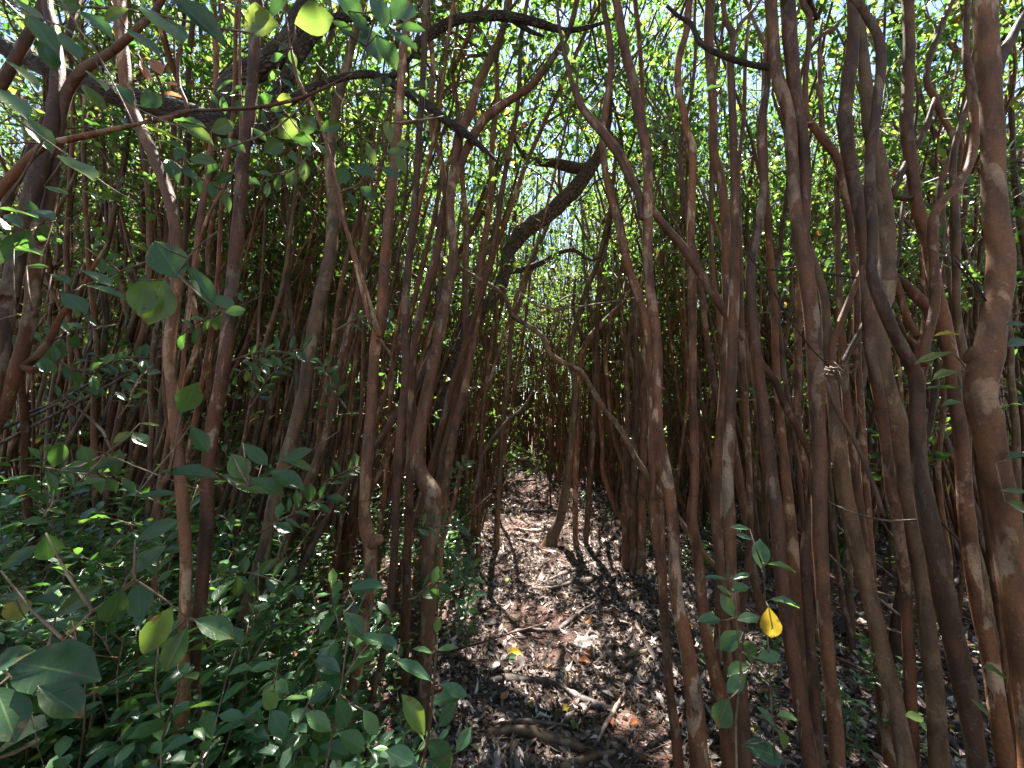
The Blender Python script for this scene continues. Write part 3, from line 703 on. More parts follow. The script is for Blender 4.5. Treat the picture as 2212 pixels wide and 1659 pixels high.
hero('dark straight trunk directly behind the forked trunk on the right', [(1780,640,20),(1786,754,24),(1797,839,28),(1810,959,36),(1830,1093,39),(1862,1230,41),(1889,1332,42),(1913,1434),(1937,1537,44),(1963,1680,48)], 1.45, 1.7, mat=O)
hero('pale grey dead stick leaning across the dark straight trunk', [(1769,788,8),(1787,832,11),(1807,884,12),(1841,942),(1865,993),(1892,1061),(1909,1115,11)], 1.38, 1.5, top='taper', base='none', mat=M_TWIG, name='dead_branch', cat='branch')
hero('limb leaning from the thicket towards the forked trunk foot', [(1640,770,12),(1647,788,15),(1674,822,18),(1694,873),(1722,925,17),(1749,979),(1765,1040,17)], 1.6, 1.6, top='none', base='none')
hero('sunlit pinkish stem with a bent elbow, seen through the gap left of the forked trunk', [(1688,500,11),(1684,549,13),(1664,668),(1676,722,14),(1700,760,15),(1728,805,16),(1715,856),(1708,925,15),(1701,1027),(1698,1100,15)], 3.0, 3.0, branches=[[(1676,722,11),(1690,650,10),(1712,560,9)]])
hero('narrow trunk showing between forked trunk and the reddish trunk', [(1808,380,12),(1810,470,13),(1810,549,14),(1814,668,18),(1821,760,20),(1828,860,21),(1845,1000,22)], 1.9, 2.0)
hero('stem in the shade between the two brown trunks at the lower right', [(1760,980,16),(1752,1093,20),(1739,1195,24),(1746,1332),(1759,1503,28),(1770,1690,30)], 1.6, 1.75)
hero('dark stem right behind the dark brown trunk at the lower right', [(1690,960,20),(1708,1127,27),(1715,1230,29),(1728,1400,31),(1748,1540,33)], 1.8, 1.9)
hero('slim stem rising between the long reddish trunk and dark brown trunk', [(1600,620,13),(1603,760,14),(1612,900,15),(1620,1093,15),(1617,1195),(1606,1298),(1590,1400,16)], 2.2, 2.2)
hero('slim twin stem at the far right bottom behind the biggest trunk', [(2085,1000,28),(2095,1150,34),(2114,1230,36),(2138,1366,38),(2175,1500,40),(2205,1690,42)], 1.75, 1.75, mat=O)
hero('left stem of the three grouped on litter at the right path edge', [(1352,800,11),(1356,900,13),(1352,1000,14),(1350,1093,15),(1352,1180,17)], 4.1, 4.1)
hero('middle stem of the three grouped on litter at the right path edge', [(1372,700,12),(1376,850,14),(1370,1000,15),(1369,1093,17),(1370,1198,19)], 4.0, 4.0)
hero('right stem of the three grouped on litter at the right path edge', [(1392,760,12),(1390,900,14),(1388,1000,16),(1387,1100,17),(1386,1215,20)], 3.9, 3.9)
# poles lying and leaning at the left
def pole(label, tr, d0, d1, name='dead_branch', cat='branch', mat=M_DEAD):
    return hero(label, tr, d0, d1, top='taper', base='none', name=name, cat=cat, mat=mat, lump=0.06)
pole('long leaning pole, upper one of the fallen bundle at the left', [(430,712,6),(341,754,8),(205,822,10),(113,877,11),(0,928,12),(-60,955,13)], 2.4, 3.4)
pole('long leaning pole, lower one of the fallen bundle at the left', [(400,742,6),(300,795,8),(200,852,9),(100,905,10),(0,958,11),(-60,985,11)], 2.5, 3.3)
pole('middle pole of the fallen bundle at the left', [(470,690,5),(380,738,7),(280,790,7),(170,846,8),(60,893,9)], 2.8, 3.6)
pole('short bent stick pointing down right above the left undergrowth', [(123,846,4),(178,890,7),(222,931,8),(240,972,8)], 2.2, 2.2)
pole('sunlit pale log in the undergrowth at the lower left', [(178,1247,14),(116,1305,13),(68,1360,10),(30,1400,9)], 2.2, 2.6)
pole('pale fallen stick end below the sunlit log', [(262,1344,9),(228,1380,12),(191,1407,11),(150,1450,9)], 1.9, 2.2)
pole('thin trailing stick behind the red trunks near the bottom left', [(222,1380,6),(248,1440,8),(300,1500,9),(350,1555,9),(382,1580,9)], 1.6, 1.6)
pole('thin branch climbing to the right through the centre', [(1165,822,3),(1130,880,5),(1100,905,6),(1064,945,7),(1040,990,7),(1028,1060,7)], 3.2, 3.2)

# ------------------------------------------------------------------ middle-distance trees: prototypes, then copies
def tree_proto(seed):
    rg = np.random.RandomState(seed)
    h = rg.uniform(4.6, 6.4); r0 = rg.uniform(0.020, 0.038)
    k = 16
    d = np.array([[rg.normal(0, 0.06), rg.normal(0, 0.06), 1.0]])
    P = walk(rg, np.zeros((1, 3)), d, np.array([h]), k, 0.075, 0.12)[0]
    P[0, 2] = -0.08
    R = np.linspace(r0, r0 * 0.5, k); R[0] *= 1.7
    Ps, Rs = smooth_path(P, R, 0.09)
    mb = MB(); tubes(mb, Ps, Rs, 9, 0, 0.06, seed=seed)
    trunk = mb.mesh('trunk', [M_BARK if seed % 3 else M_BARK_OLIVE])
    brs = []
    LP = []
    for q in range(rg.randint(2, 5)):
        i = rg.randint(5, 13); a = rg.rand() * 6.28
        dd = np.array([[math.cos(a) * 0.7, math.sin(a) * 0.7, 0.9]])
        b = walk(rg, P[i:i + 1], dd, np.array([rg.uniform(1.2, 2.4)]), 8, 0.16, 0.2)[0]
        bR = np.linspace(R[i] * 0.62, 0.006, 8)
        bs, br = smooth_path(b, bR, 0.1)
        mb = MB(); tubes(mb, bs, br, 7, 0, 0.06, seed=seed + q); brs.append(mb.mesh('branch', [M_BARK]))
        LP.append(b)
    mb = MB()
    LP = np.array(LP)
    foliage(mb, rg, LP, None, 7, 3, 5, t0=0.3)
    tp = P[8:][None]
    foliage(mb, rg, tp, None, 12, 3, 5, t0=0.1, tl=(0.3, 0.9))
    tp2 = P[2:9][None]
    foliage(mb, rg, tp2, None, 9, 2, 5, t0=0.1, tl=(0.2, 0.6))
    crown = mb.mesh('crown', [M_TWIG, M_LEAF])
    more = []
    for q in range(rg.randint(2, 6)):
        a = rg.rand() * 6.28; off = np.array([[math.cos(a), math.sin(a), 0.0]]) * rg.uniform(0.07, 0.34)
        hh = rg.uniform(3.8, 6.0)
        P2 = walk(rg, off, np.array([[off[0, 0] * 0.5 + rg.normal(0, 0.05), off[0, 1] * 0.5 + rg.normal(0, .05), 1.0]]), np.array([hh]), 12, 0.07, 0.12)[0]
        P2[0, 2] = -0.08; rr = r0 * rg.uniform(0.35, 0.85)
        ps, rs_ = smooth_path(P2, np.concatenate([[rr * 1.3], np.linspace(rr, rr * 0.4, 11)]), 0.1)
        mb = MB(); tubes(mb, ps, rs_, 8, 0, 0.06, seed=seed + 40 + q); more.append(mb.mesh('trunk', [M_BARK_OLIVE if (seed + q) % 3 == 0 else M_BARK]))
        mb = MB(); foliage(mb, rg, P2[5:][None], None, 8, 2, 5, t0=0.2, tl=(0.3, 0.7)); more.append(mb.mesh('crown', [M_TWIG, M_LEAF]))
    return trunk, brs, crown, more
PROTO = [tree_proto(300 + i) for i in range(14)]

def zone(x, y, i):
    far = y > 6.0
    if x < -3.2: return ('slim guava tree deep in the thicket beyond the far left trunks' if far else 'slim guava tree among the crowded stems at far left'), 'thicket stems at far left'
    if x < -0.2: return ('thin guava tree in the dense stand beyond the path on the left' if far else 'slim guava tree in the leaning stand left of the path'), 'thicket stems left of the path'
    if x < 1.3: return 'thin guava tree standing where the path disappears', 'thicket stems at the path end'
    if x < 3.6: return ('thin guava tree behind the sunlit litter right of the path' if far else 'slim guava tree standing between the trunks right of the path'), 'thicket stems right of the path'
    return ('slim guava tree deep in the thicket behind the right trunks' if far else 'slim guava tree among the crowded stems at far right'), 'thicket stems at far right'

LATER = []
placed = [tuple(p) for p in HERO_POS]
cnt = 0; tries = 0
N_MID = 215
while cnt < N_MID and tries < 30000:
    tries += 1
    y = 2.3 + 8.0 * rs.rand() ** 1.15
    x = rs.uniform(-1, 1) * (1.38 * y + 0.3)
    dp = x - float(PATH_X(y))
    if -0.45 - 0.02 * y < dp < 0.52 and y < 9.5: continue
    if 0 < dp < 2.0 and 4.4 < y < 9.5 and rs.rand() < 0.72: continue
    if 0 < dp < 1.2 and y < 4.6: continue
    if x > 0.9 and y < 4.4 and rs.rand() < 0.5: continue
    if -3.6 < x < 0 and 3.0 < y < 5.2 and rs.rand() < 0.3: continue
    if y < 3.0 and CX + FPX * x / y < 900: continue
    if y < 5.6 and 890 < CX + FPX * x / y < 1350: continue
    if abs(dp) < 1.3 and rs.rand() < 0.45: continue
    if any((x - a) ** 2 + (y - b) ** 2 < 0.16 ** 2 for a, b in placed): continue
    placed.append((x, y))
    T, BR, C, MORE = PROTO[rs.randint(len(PROTO))]
    root = empty('guava_tree', (x, y, float(gz(x, y))))
    lab, grp = zone(x, y, cnt)
    tag(root, lab, 'tree', grp)
    LATER.append((root, x, y, 'tree'))
    over = 6.8 < y < 9.5 and abs(dp) < 1.9
    lean = rs.normal(0.02, 0.05) + (0.13 if (x < -0.4 and rs.rand() < 0.65) else (-0.05 if x > 0 else 0))
    rz = rs.rand() * 6.28; s = rs.uniform(0.85, 1.2)
    root.rotation_euler = (Matrix.Rotation(lean, 3, 'Y') @ Matrix.Rotation(rs.normal(0, 0.04), 3, 'X') @ Matrix.Rotation(rz, 3, 'Z')).to_euler()
    root.scale = (s, s, s)
    link_mesh('trunk', T, root)
    for q_ in MORE: link_mesh(q_.name.split('.')[0], q_, root)
    for b in BR: link_mesh('branch', b, root)
    link_mesh('crown', C, root)
    if over:
        for q_ in range(2):
            link_mesh('crown', CROWNS[rs.randint(8)], root, (0, 0, 0), rs.rand() * 6.28, rs.uniform(1.0, 1.3))
            wx = -math.copysign(rs.uniform(0.2, min(1.2, abs(dp))), dp); lw = Vector((wx, rs.normal(0, .3), 4.7 + q_ * 0.75))
            root.children[-1].location = (Matrix.Rotation(-rz, 3, 'Z') @ lw)
    elif (y > 5.0 and rs.rand() < 0.5) or (y < 5.0 and abs(dp) > 1.5 and rs.rand() < 0.3):
        link_mesh('crown', CROWNS[rs.randint(8)], root, (rs.normal(0, .25), rs.normal(0, .25), rs.uniform(4.0, 5.2)), rs.rand() * 6.28, rs.uniform(0.9, 1.25))
    cnt += 1

# ------------------------------------------------------------------ the far thicket: past the 300 nearest, one mass
def thicket(name, pts, seed, leaf_per, size, label=None):
    rg = np.random.RandomState(seed)
    n = len(pts)
    st = np.column_stack([pts, gz(pts[:, 0], pts[:, 1]) - 0.05])
    lean = np.column_stack([rg.normal(0.03, 0.10, n) + np.where(pts[:, 0] < 0, 0.06, -0.03), rg.normal(0, 0.08, n), np.ones(n)])
    P = walk(rg, st, lean, rg.uniform(5.2, 8.6, n) * (1 + 0.28 * np.exp(-(pts[:, 0] / 3.0) ** 2)), 11, 0.07, 0.1)
    r0 = rg.uniform(0.016, 0.036, n)
    mb = MB()
    tubes(mb, P, r0[:, None] * np.linspace(1, 0.4, 11)[None], 6, 0, rnd=rg.rand(n), cap=False)
    # side twigs
    B2 = np.repeat(P, 5, 0)
    p, d = at_path(B2, 0.06 + 0.94 * rg.rand(len(B2)) ** 0.85)
    S = walk(rg, p, d * 0.5 + norm(rg.normal(0, 1, (len(B2), 3))), rg.uniform(0.4, 1.1, len(B2)), 5, 0.3, 0.15)
    tubes(mb, S, np.linspace(0.007, 0.003, 5)[None] * np.ones((len(S), 1)), 3, 0, rnd=rg.rand(len(S)), cap=False)
    m = leaf_per
    L = np.repeat(S, m, 0)
    p, d = at_path(L, 0.3 + 0.7 * rg.rand(len(L)))
    p = p + rg.normal(0, 0.10, p.shape)
    nv = norm(np.array([0, 0, 1.0]) + rg.normal(0, 0.6, p.shape))
    leaves(mb, p, rg.normal(0, 1, p.shape) * np.array([1, 1, 0.5]), nv, size * rg.uniform(0.7, 1.3, len(p)), 0.5, 'far', 1, rg.rand(len(p)), None, rg)
    o = mb.build(name, [M_BARK if name != 'remote_thicket' else M_TWIG, M_LEAF])
    tag(o, label, 'thicket', kind='stuff')
    return o

def scatter(n, y0, y1, slope, power=1.0, pathgap=True):
    y = y0 + (y1 - y0) * rs.rand(n) ** power
    x = rs.uniform(-1, 1, n) * (slope * y + 1.0)
    dp = np.abs(x - PATH_X(y))
    keep = ~((dp < 0.55) & (y < 13.5) | ((x - PATH_X(y) > 0) & (x - PATH_X(y) < 1.7) & (y < 9.6))) if pathgap else np.ones(n, bool)
    return np.column_stack([x, y])[keep]
thicket('distant_thicket', scatter(2500, 6.8, 17, 1.4), 901, 17, 0.070, 'mass of thin guava stems and leaves closing the view behind the trees')
thicket('path_end_thicket', np.column_stack([rs.uniform(-2.5, 3.5, 420), rs.uniform(13.5, 18, 420)])[:260], 905, 20, 0.06, 'leafy wall of thin stems where the path disappears')
thicket('overhanging_thicket', np.column_stack([np.concatenate([rs.uniform(-1.9, -0.5, 34), rs.uniform(0.9, 2.6, 34)]), rs.uniform(9.2, 12.5, 68)]), 906, 34, 0.058, 'tall slim saplings meeting over the path')
thicket('remote_thicket', scatter(1300, 16, 34, 1.4, pathgap=False), 902, 22, 0.11, 'farthest hazy green mass of stems and leaves behind the thicket')
# the same thicket beside and behind the viewer shades the scene
bx_ = np.array([(rs.uniform(-9, 9), rs.uniform(-7, -0.8)) for _ in range(210)] + [(s * rs.uniform(2.4, 9), rs.uniform(-1, 2.2)) for s in (-1, 1) for _ in range(80)])
thicket('surrounding_thicket', bx_, 903, 22, 0.075, 'dense guava thicket on both sides of the viewer')

# ------------------------------------------------------------------ leafy branches near the viewer
CAM = np.array([0, 0, CAMZ])
def spray(label, twigs, lvs, name='leafy_branch', cat='branch', mat=M_LEAF, group=None, L0=0.068, twig_w=None, depth=None, extra=0):
    """twigs: traced polylines; lvs: (x, y, length, angle, [ratio], [tone]) with angle of the tip in degrees"""
    ds = [np.clip(830 * L0 / l[2], 0.45, 3.0) for l in lvs]
    dm = depth or float(np.median(ds))
    sd = int(abs(lvs[0][0] * 3 + lvs[0][1])) + 1
    rg = np.random.RandomState(sd)
    TP = []
    mbt = MB()
    for t in twigs:
        t = fill_w(t)
        P = np.array([W(x, y, dm) for x, y, w in t]); R = np.array([w * 0.5 * scale_at(x, y, dm) for x, y, w in t]); R[-1] *= 0.6
        Ps, Rs = smooth_path(P, R, 0.02)
        tubes(mbt, Ps, Rs, 8, 0, 0.05, seed=sd); TP.append(Ps)
    A = np.vstack(TP)
    origin = TP[0][0]
    root = empty(name, origin)
    tag(root, label, cat, group)
    mb = MB()
    if extra:
        k = rg.randint(0, len(A), extra)
        px = A[k] + 0
        dv = norm(rg.normal(0, 1, (extra, 3)) + np.array([0, 0, 0.1])); nv = norm(np.array([0, -0.3, 1.0]) + rg.normal(0, 0.5, (extra, 3)))
        leaves(mb, px, dv, nv, L0 * rg.uniform(0.5, 1.05, extra), 0.5, 'near', 0, rg.rand(extra) * 0.9, rg.uniform(0.2, 1.6, extra), rg)
    for i, l in enumerate(lvs):
        x, y, ln, an = l[:4]; ratio = l[4] if len(l) > 4 else 0.5; tone = l[5] if len(l) > 5 else rg.rand() * 0.9  # sunlight on some traced leaves is put into tone as lighter, yellower colour
        d = dm * rg.uniform(0.94, 1.06)
        a = math.radians(an); dx, dy = math.cos(a) * ln / 2, -math.sin(a) * ln / 2
        b = W(x - dx, y - dy, d); tip = W(x + dx, y + dy, d + rg.normal(0, 0.012))
        dv = tip - b; L = np.linalg.norm(dv)
        tocam = norm(CAM - b)
        nv = norm(tocam * (0.35 + ratio * 0.9) + np.array([0, 0, 0.8 - ratio * 0.6]) + rg.normal(0, 0.12, 3))
        leaves(mb, b[None], dv[None], nv[None], L * 1.03, min(0.72, ratio * 1.05), 'near', 0, np.array([tone]), np.array([rg.uniform(0.3, 1.4)]), rg)
        j = np.argmin(np.linalg.norm(A - b, axis=1)); dist = np.linalg.norm(A[j] - b)
        if 0.002 < dist < 0.22:
            q = np.array([A[j], (A[j] + b) / 2 + np.array([0, 0, -0.05 * dist]), b])
            tubes(mbt, q, np.array([0.0014, 0.0012, 0.001]) if dist < 0.05 else np.array([0.0024, 0.0018, 0.0011]), 6, 0)
    mbt.build('twig', [M_TWIG], root, origin)
    mb.build('leaves', [mat], root, origin)
    return root

spray('dark leafy branch hanging in the top left corner', [[(-20,-30,8),(60,30,7),(140,60,6),(200,110,5)],[(120,-20,6),(170,60,6),(210,115,6),(250,190,5),(290,270,4)]],
      [(90,68,92,-48,0.4),(203,46,72,-30,0.42),(60,18,80,-35,0.38),(150,97,62,-55,0.45),(147,8,50,-10,0.6),(105,120,60,-70,0.4)])
spray('leafy branch of large leaves across the top left', [[(180,15,7),(270,20,7),(400,45,6),(480,62,6),(560,75,5),(640,110,4)]],
      [(350,48,102,-38,0.42,0.8),(307,87,88,-35,0.42,0.6),(425,35,122,-35,0.36,0.1),(561,50,92,170,0.6,0.93),(676,43,80,12,0.72,0.85),(520,15,70,-20,0.4),(250,30,60,200,0.4),(600,10,70,60,0.45)])
spray('leafy twig with sunlit leaf edges beside the left edge', [[(-30,200,6),(40,260,6),(95,300,5),(160,345,5),(230,400,4),(300,440,3)]],
      [(25,218,82,-40,0.42),(48,157,86,-35,0.3,0.93),(82,285,82,-50,0.4),(165,357,82,-30,0.45),(40,457,82,-8,0.24,0.3),(25,270,60,-5,0.3),(200,420,60,-20,0.35),(120,410,52,-15,0.3)])
spray('small leafy twig between the dark log and the slim red trunk', [[(200,120,4),(240,190,4),(290,230,4),(350,260,4),(420,285,3)]],
      [(200,207,64,-50,0.42),(208,171,58,-35,0.35,0.93),(325,218,48,30,0.7),(352,287,88,-15,0.3,0.93),(420,284,74,-25,0.36,0.9),(406,261,62,2,0.4),(265,200,50,-40,0.5),(370,310,60,-10,0.25)])
spray('orange young leaves on a twig in front of the dark log', [[(300,120,3),(330,175,3),(370,180,2)]],
      [(340,145,40,115,0.65),(312,152,48,-65,0.4),(372,182,32,0,0.35),(375,205,44,0,0.3)], mat=M_ORANGE, depth=1.1)
spray('rounded leaves hanging on a twig under the dark limbs', [[(690,190,4),(640,240,4),(590,280,4),(520,310,4),(440,330,3)]],
      [(480,275,52,20,0.6),(620,280,52,45,0.85),(665,272,46,60,0.8),(655,302,48,0,0.6),(712,275,46,20,0.5),(590,318,46,30,0.75),(505,312,52,-30,0.5),(435,345,54,0,0.55),(560,290,42,-40,0.6),(690,320,42,-40,0.5),(615,215,34,0,0.9,0.95)])
spray('pale blue green leaf pair hanging in front of the left red trunk', [[(470,500,4),(420,540,4),(380,590,4),(345,605,3)]],
      [(360,558,90,-55,0.82,0.25),(336,648,98,-110,0.72,0.75),(434,612,98,-55,0.36,0.3),(308,640,74,-100,0.6,0.8),(478,650,56,-30,0.5),(507,672,44,10,0.6)])
spray('narrow leaves on a thin twig at the left below the arching trunk', [[(0,690,4),(100,660,4),(200,610,4),(330,560,4),(390,540,3)]],
      [(160,652,62,-40,0.45),(225,627,96,-15,0.3),(80,575,46,0,0.35),(215,600,60,-30,0.3),(130,600,40,-20,0.4),(190,590,44,-20,0.35),(60,540,60,0,0.3)])
spray('dark leaf cluster at the top centre left', [[(830,-20,5),(810,40,5),(790,100,5),(775,160,4)],[(810,40,4),(860,70,4),(890,80,3)]],
      [(755,10,72,-50,0.5,0.1),(775,48,68,-45,0.45,0.15),(868,22,62,40,0.6,0.2),(886,60,64,-4,0.38,0.2),(868,84,72,-30,0.42,0.3),(835,108,78,-58,0.5,0.1),(800,90,70,-60,0.4,0.2),(820,20,70,-70,0.45,0.3),(740,60,60,-30,0.4,0.3)])
spray('yellow green sunlit leaves on a twig left of the V forked trunk', [[(734,415,4),(780,395,4),(810,365,4),(840,325,3),(855,310,3)]],
      [(840,285,52,100,0.45,0.96),(871,311,30,10,0.55,0.95),(857,327,44,0,0.5,0.8),(865,352,44,-60,0.5,0.9),(843,372,48,-25,0.45,0.4),(785,368,48,-20,0.55,0.4),(800,330,46,-70,0.4,0.93),(795,415,40,-30,0.6,0.3),(740,380,40,60,0.7,0.4),(760,430,36,-60,0.5)], depth=1.3)
spray('spread leaves of a low branch in front of the mottled leaning trunk', [[(735,930,4),(690,960,4),(640,1000,4),(590,1030,5),(540,1050,5)]],
      [(551,980,70,-40,0.42),(638,983,68,22,0.42,0.2),(647,1005,62,-15,0.35),(618,1034,74,-22,0.45),(577,1049,76,-25,0.45),(515,1006,60,-60,0.75),(524,1043,98,-20,0.36)])
spray('large flat leaves on a low twig crossing the slim red pair', [[(230,980,4),(300,1010,4),(380,1040,4),(440,1060,4)]],
      [(406,1021,120,0,0.28,0.3),(333,1068,84,5,0.28),(192,1042,62,15,0.3),(222,1006,64,20,0.42,0.3),(159,1015,68,0,0.3),(430,947,66,-55,0.5),(302,947,38,-40,0.5),(263,945,44,35,0.5,0.97),(323,916,42,-5,0.22,0.97),(184,980,40,-60,0.7),(407,862,66,60,0.55)])
spray('large dark leaves on a twig rising through the lower left', [[(60,1450,6),(120,1400,6),(200,1320,6),(260,1280,6),(310,1245,5)],[(290,1250,5),(350,1290,5),(405,1335,4)]],
      [(337,1145,98,25,0.42,0.2),(315,1212,98,40,0.42,0.2),(104,1182,62,-80,0.6),(40,1205,94,35,0.4),(165,1300,110,35,0.36,0.2),(248,1310,84,-112,0.62,0.15),(300,1295,76,-88,0.6,0.2),(336,1368,104,60,0.5,0.8),(380,1402,108,-118,0.55,0.4),(463,1355,92,-20,0.5,0.4),(510,1370,44,-50,0.5)])
spray('very near leaf cluster in the bottom left corner', [[(-40,1400,9),(20,1460,8),(60,1520,7),(80,1600,6)]],
      [(110,1442,170,-8,0.45,0.1),(78,1492,140,-25,0.42,0.2),(12,1540,120,-70,0.5,0.2),(30,1600,130,40,0.5,0.1),(130,1510,110,-30,0.5,0.1),(10,1430,110,30,0.5,0.1)])
spray('yellow lit leaf and its neighbours at the left edge', [[(-20,1280,4),(20,1290,4),(60,1300,3)]], [(35,1312,54,-70,0.8,0.98),(25,1290,50,5,0.4,0.3),(95,1295,60,0,0.3),(90,1330,70,8,0.3)])
spray('bright yellow green leaves growing from the sawn stub trunk', [[(2090,800,4),(2066,770,4),(2050,765,3)],[(2090,800,3),(2070,812,3)]],
      [(2020,770,80,193,0.22,0.985*0.97),(2046,807,54,188,0.35,0.955),(2040,836,78,174,0.14,0.2),(2060,870,40,180,0.3)], depth=1.1)
spray('single yellow leaf by the biggest right trunk', [[(2075,722,3),(2070,721,2)]], [(2048,721,48,172,0.26)], mat=M_YELLOW, depth=1.15)
spray('leaves poking out low at the right edge', [[(2230,960,4),(2200,985,4),(2150,1000,3)]], [(2190,1060,60,0,0.3),(2195,985,50,20,0.4),(2200,1095,60,-20,0.4),(2150,1450,60,-15,0.3),(2120,1530,60,-40,0.35),(1975,1548,40,-5,0.45),(2200,740,50,20,0.4),(2195,700,50,10,0.4)], depth=1.2)

DEADP = []
for k in range(4):
    rg_ = np.random.RandomState(70 + k); P_ = walk(rg_, np.zeros((1, 3)), np.array([[1.0, 0, 0.55]]), np.array([rg_.uniform(1.2, 2.4)]), 9, 0.07, 0.02)[0]
    a_, b_ = smooth_path(P_, np.linspace(0.012, 0.004, 9), 0.08); mb = MB(); tubes(mb, a_, b_, 7, 0, 0.08, seed=k); DEADP.append(mb.mesh('dead_stem', [M_BARK if k % 2 else M_TWIG]))
for k in range(46):
    y_ = rs.uniform(2.0, 6.5); x_ = rs.uniform(-1.4 * y_, -0.35 * y_ - 0.6) if k % 3 else rs.uniform(0.65 * y_ + 0.6, 1.3 * y_ + 0.3)
    o_ = bpy.data.objects.new('dead_stick', DEADP[k % 4]); SC.collection.objects.link(o_)
    o_.location = (x_, y_, float(gz(x_, y_)) + 0.01); o_.rotation_euler = (rs.uniform(-0.5, 0.5), rs.uniform(-0.5, 0.35), rs.normal(0, 0.5) + (0 if x_ < 0 else 3.14)); o_.scale = (1.0,) * 3
    LATER.append((o_, x_, y_, 'stick'))
    tag(o_, 'thin dead stem leaning among the living stems ' + ('left of the path' if x_ < 0 else 'right of the path'), 'dead stem', 'dead stems leaning ' + ('left of the path' if x_ < 0 else 'right of the path'))

# more leafy sprays at middle distance on the left
def rnd_spray(label, px, py, ang, ln, d, nl):
    rg = np.random.RandomState(int(px + py)); a = math.radians(ang)
    tw = [(px + ln * t * math.cos(a) + rg.normal(0, 6), py - ln * t * math.sin(a) + 25 * t * t + rg.normal(0, 6), 5 - 2 * t) for t in np.linspace(0, 1, 5)]
    lv = []
    for i in range(nl):
        t = 0.15 + 0.85 * (i + 0.5) / nl; L = 58.0 / d * rg.uniform(0.75, 1.15)
        an = ang + (55 if i % 2 else -55) + rg.normal(0, 15); bx = px + ln * t * math.cos(a); by = py - ln * t * math.sin(a) + 25 * t * t
        lv.append((bx + L * 0.55 * math.cos(math.radians(an)), by - L * 0.55 * math.sin(math.radians(an)), L, an, rg.uniform(0.25, 0.5), rg.rand() * (0.97 if rg.rand() < 0.3 else 0.6)))
    spray(label, [tw], lv, depth=d)
for a in [('leafy twig beside the wavy slender trunk at mid height', 560, 640, 200, 190, 1.5, 11), ('leafy twig between the slim red pair and mottled trunk', 500, 790, 20, 170, 1.6, 10),
          ('leafy twig crossing above the fallen poles', 250, 700, 190, 200, 1.4, 11), ('leafy twig hanging at the left above the undergrowth', 60, 1010, 0, 210, 1.2, 11),
          ('leafy twig low between the slim red pair and the knobbed trunk', 560, 1150, 35, 180, 1.5, 11), ('leafy twig in front of the mottled trunk foot', 480, 1240, 0, 160, 1.3, 9),
          ('leafy twig left of the elbow trunk at mid height', 730, 700, 15, 120, 1.9, 8), ('leafy twig over the far left trunks near the top', 150, 470, 190, 160, 1.1, 8),
          ('leafy twig high between the long reddish and dark brown trunks', 1620, 60, 240, 150, 1.8, 8), ('leafy twig in the top right gap', 1890, 200, 60, 130, 1.7, 8),
          ('leafy twig right of the biggest right trunk', 2210, 600, 200, 90, 1.6, 6), ('leafy twig in the gap beside the scarred trunk', 2070, 620, 110, 150, 1.8, 8),
          ('leafy twig above the path on the right limb', 1480, 330, 130, 120, 2.0, 8), ('leafy twig in front of the dark limbs at the top left', 330, 330, 340, 170, 1.3, 9),
          ('leafy twig left of the knobbed trunk near the top', 700, 330, 200, 150, 1.6, 9), ('leafy twig above the bright seedling', 880, 1290, 30, 120, 1.6, 8),
          ('dark leafy twig in front of the massive dark limb', 420, 190, 350, 170, 1.5, 10), ('dark leafy twig hanging before the upright dark limb', 640, 60, 250, 170, 1.6, 10),
          ('leafy twig over the arching dark branch', 760, 200, 10, 170, 1.9, 10), ('leafy twig under the arching dark branch by the thin straight trunk', 930, 250, 200, 150, 2.1, 10),
          ('leafy twig at the left between burled trunk and slim red pair, upper', 190, 540, 330, 150, 1.8, 10), ('leafy twig at the left between burled trunk and slim red pair, lower', 180, 800, 20, 150, 1.9, 10),
          ('leafy twig rising over the undergrowth left of the slim red pair', 250, 900, 60, 150, 1.7, 10), ('leafy twig low behind the fallen poles', 90, 880, 30, 150, 2.0, 10),
          ('leafy twig right of the slim red pair near eye level', 540, 880, 60, 150, 2.0, 11), ('leafy twig in front of the mottled trunk middle', 610, 760, 200, 130, 2.0, 10),
          ('leafy twig between mottled trunk and knobbed trunk', 740, 880, 110, 130, 2.1, 10), ('leafy twig low between mottled trunk and knobbed trunk', 690, 1060, 40, 130, 1.9, 10),
          ('leafy twig beside the elbow trunk foot', 880, 1150, 20, 120, 1.9, 9), ('leafy twig over the left path edge', 960, 1060, 60, 100, 2.6, 9),
          ('leafy shoot standing before the slim red pair feet', 330, 1290, 80, 170, 1.4, 11), ('leafy shoot standing at the far left below the fallen poles', 90, 1130, 70, 160, 1.5, 11),
          ('leafy twig high above the path centre', 1200, 110, 300, 140, 2.2, 10), ('leafy twig high right of the path centre', 1330, 180, 230, 140, 2.3, 10),
          ('leafy twig near the left edge below the burled trunk', 40, 760, 350, 170, 1.5, 9)]:
    rnd_spray(*a)

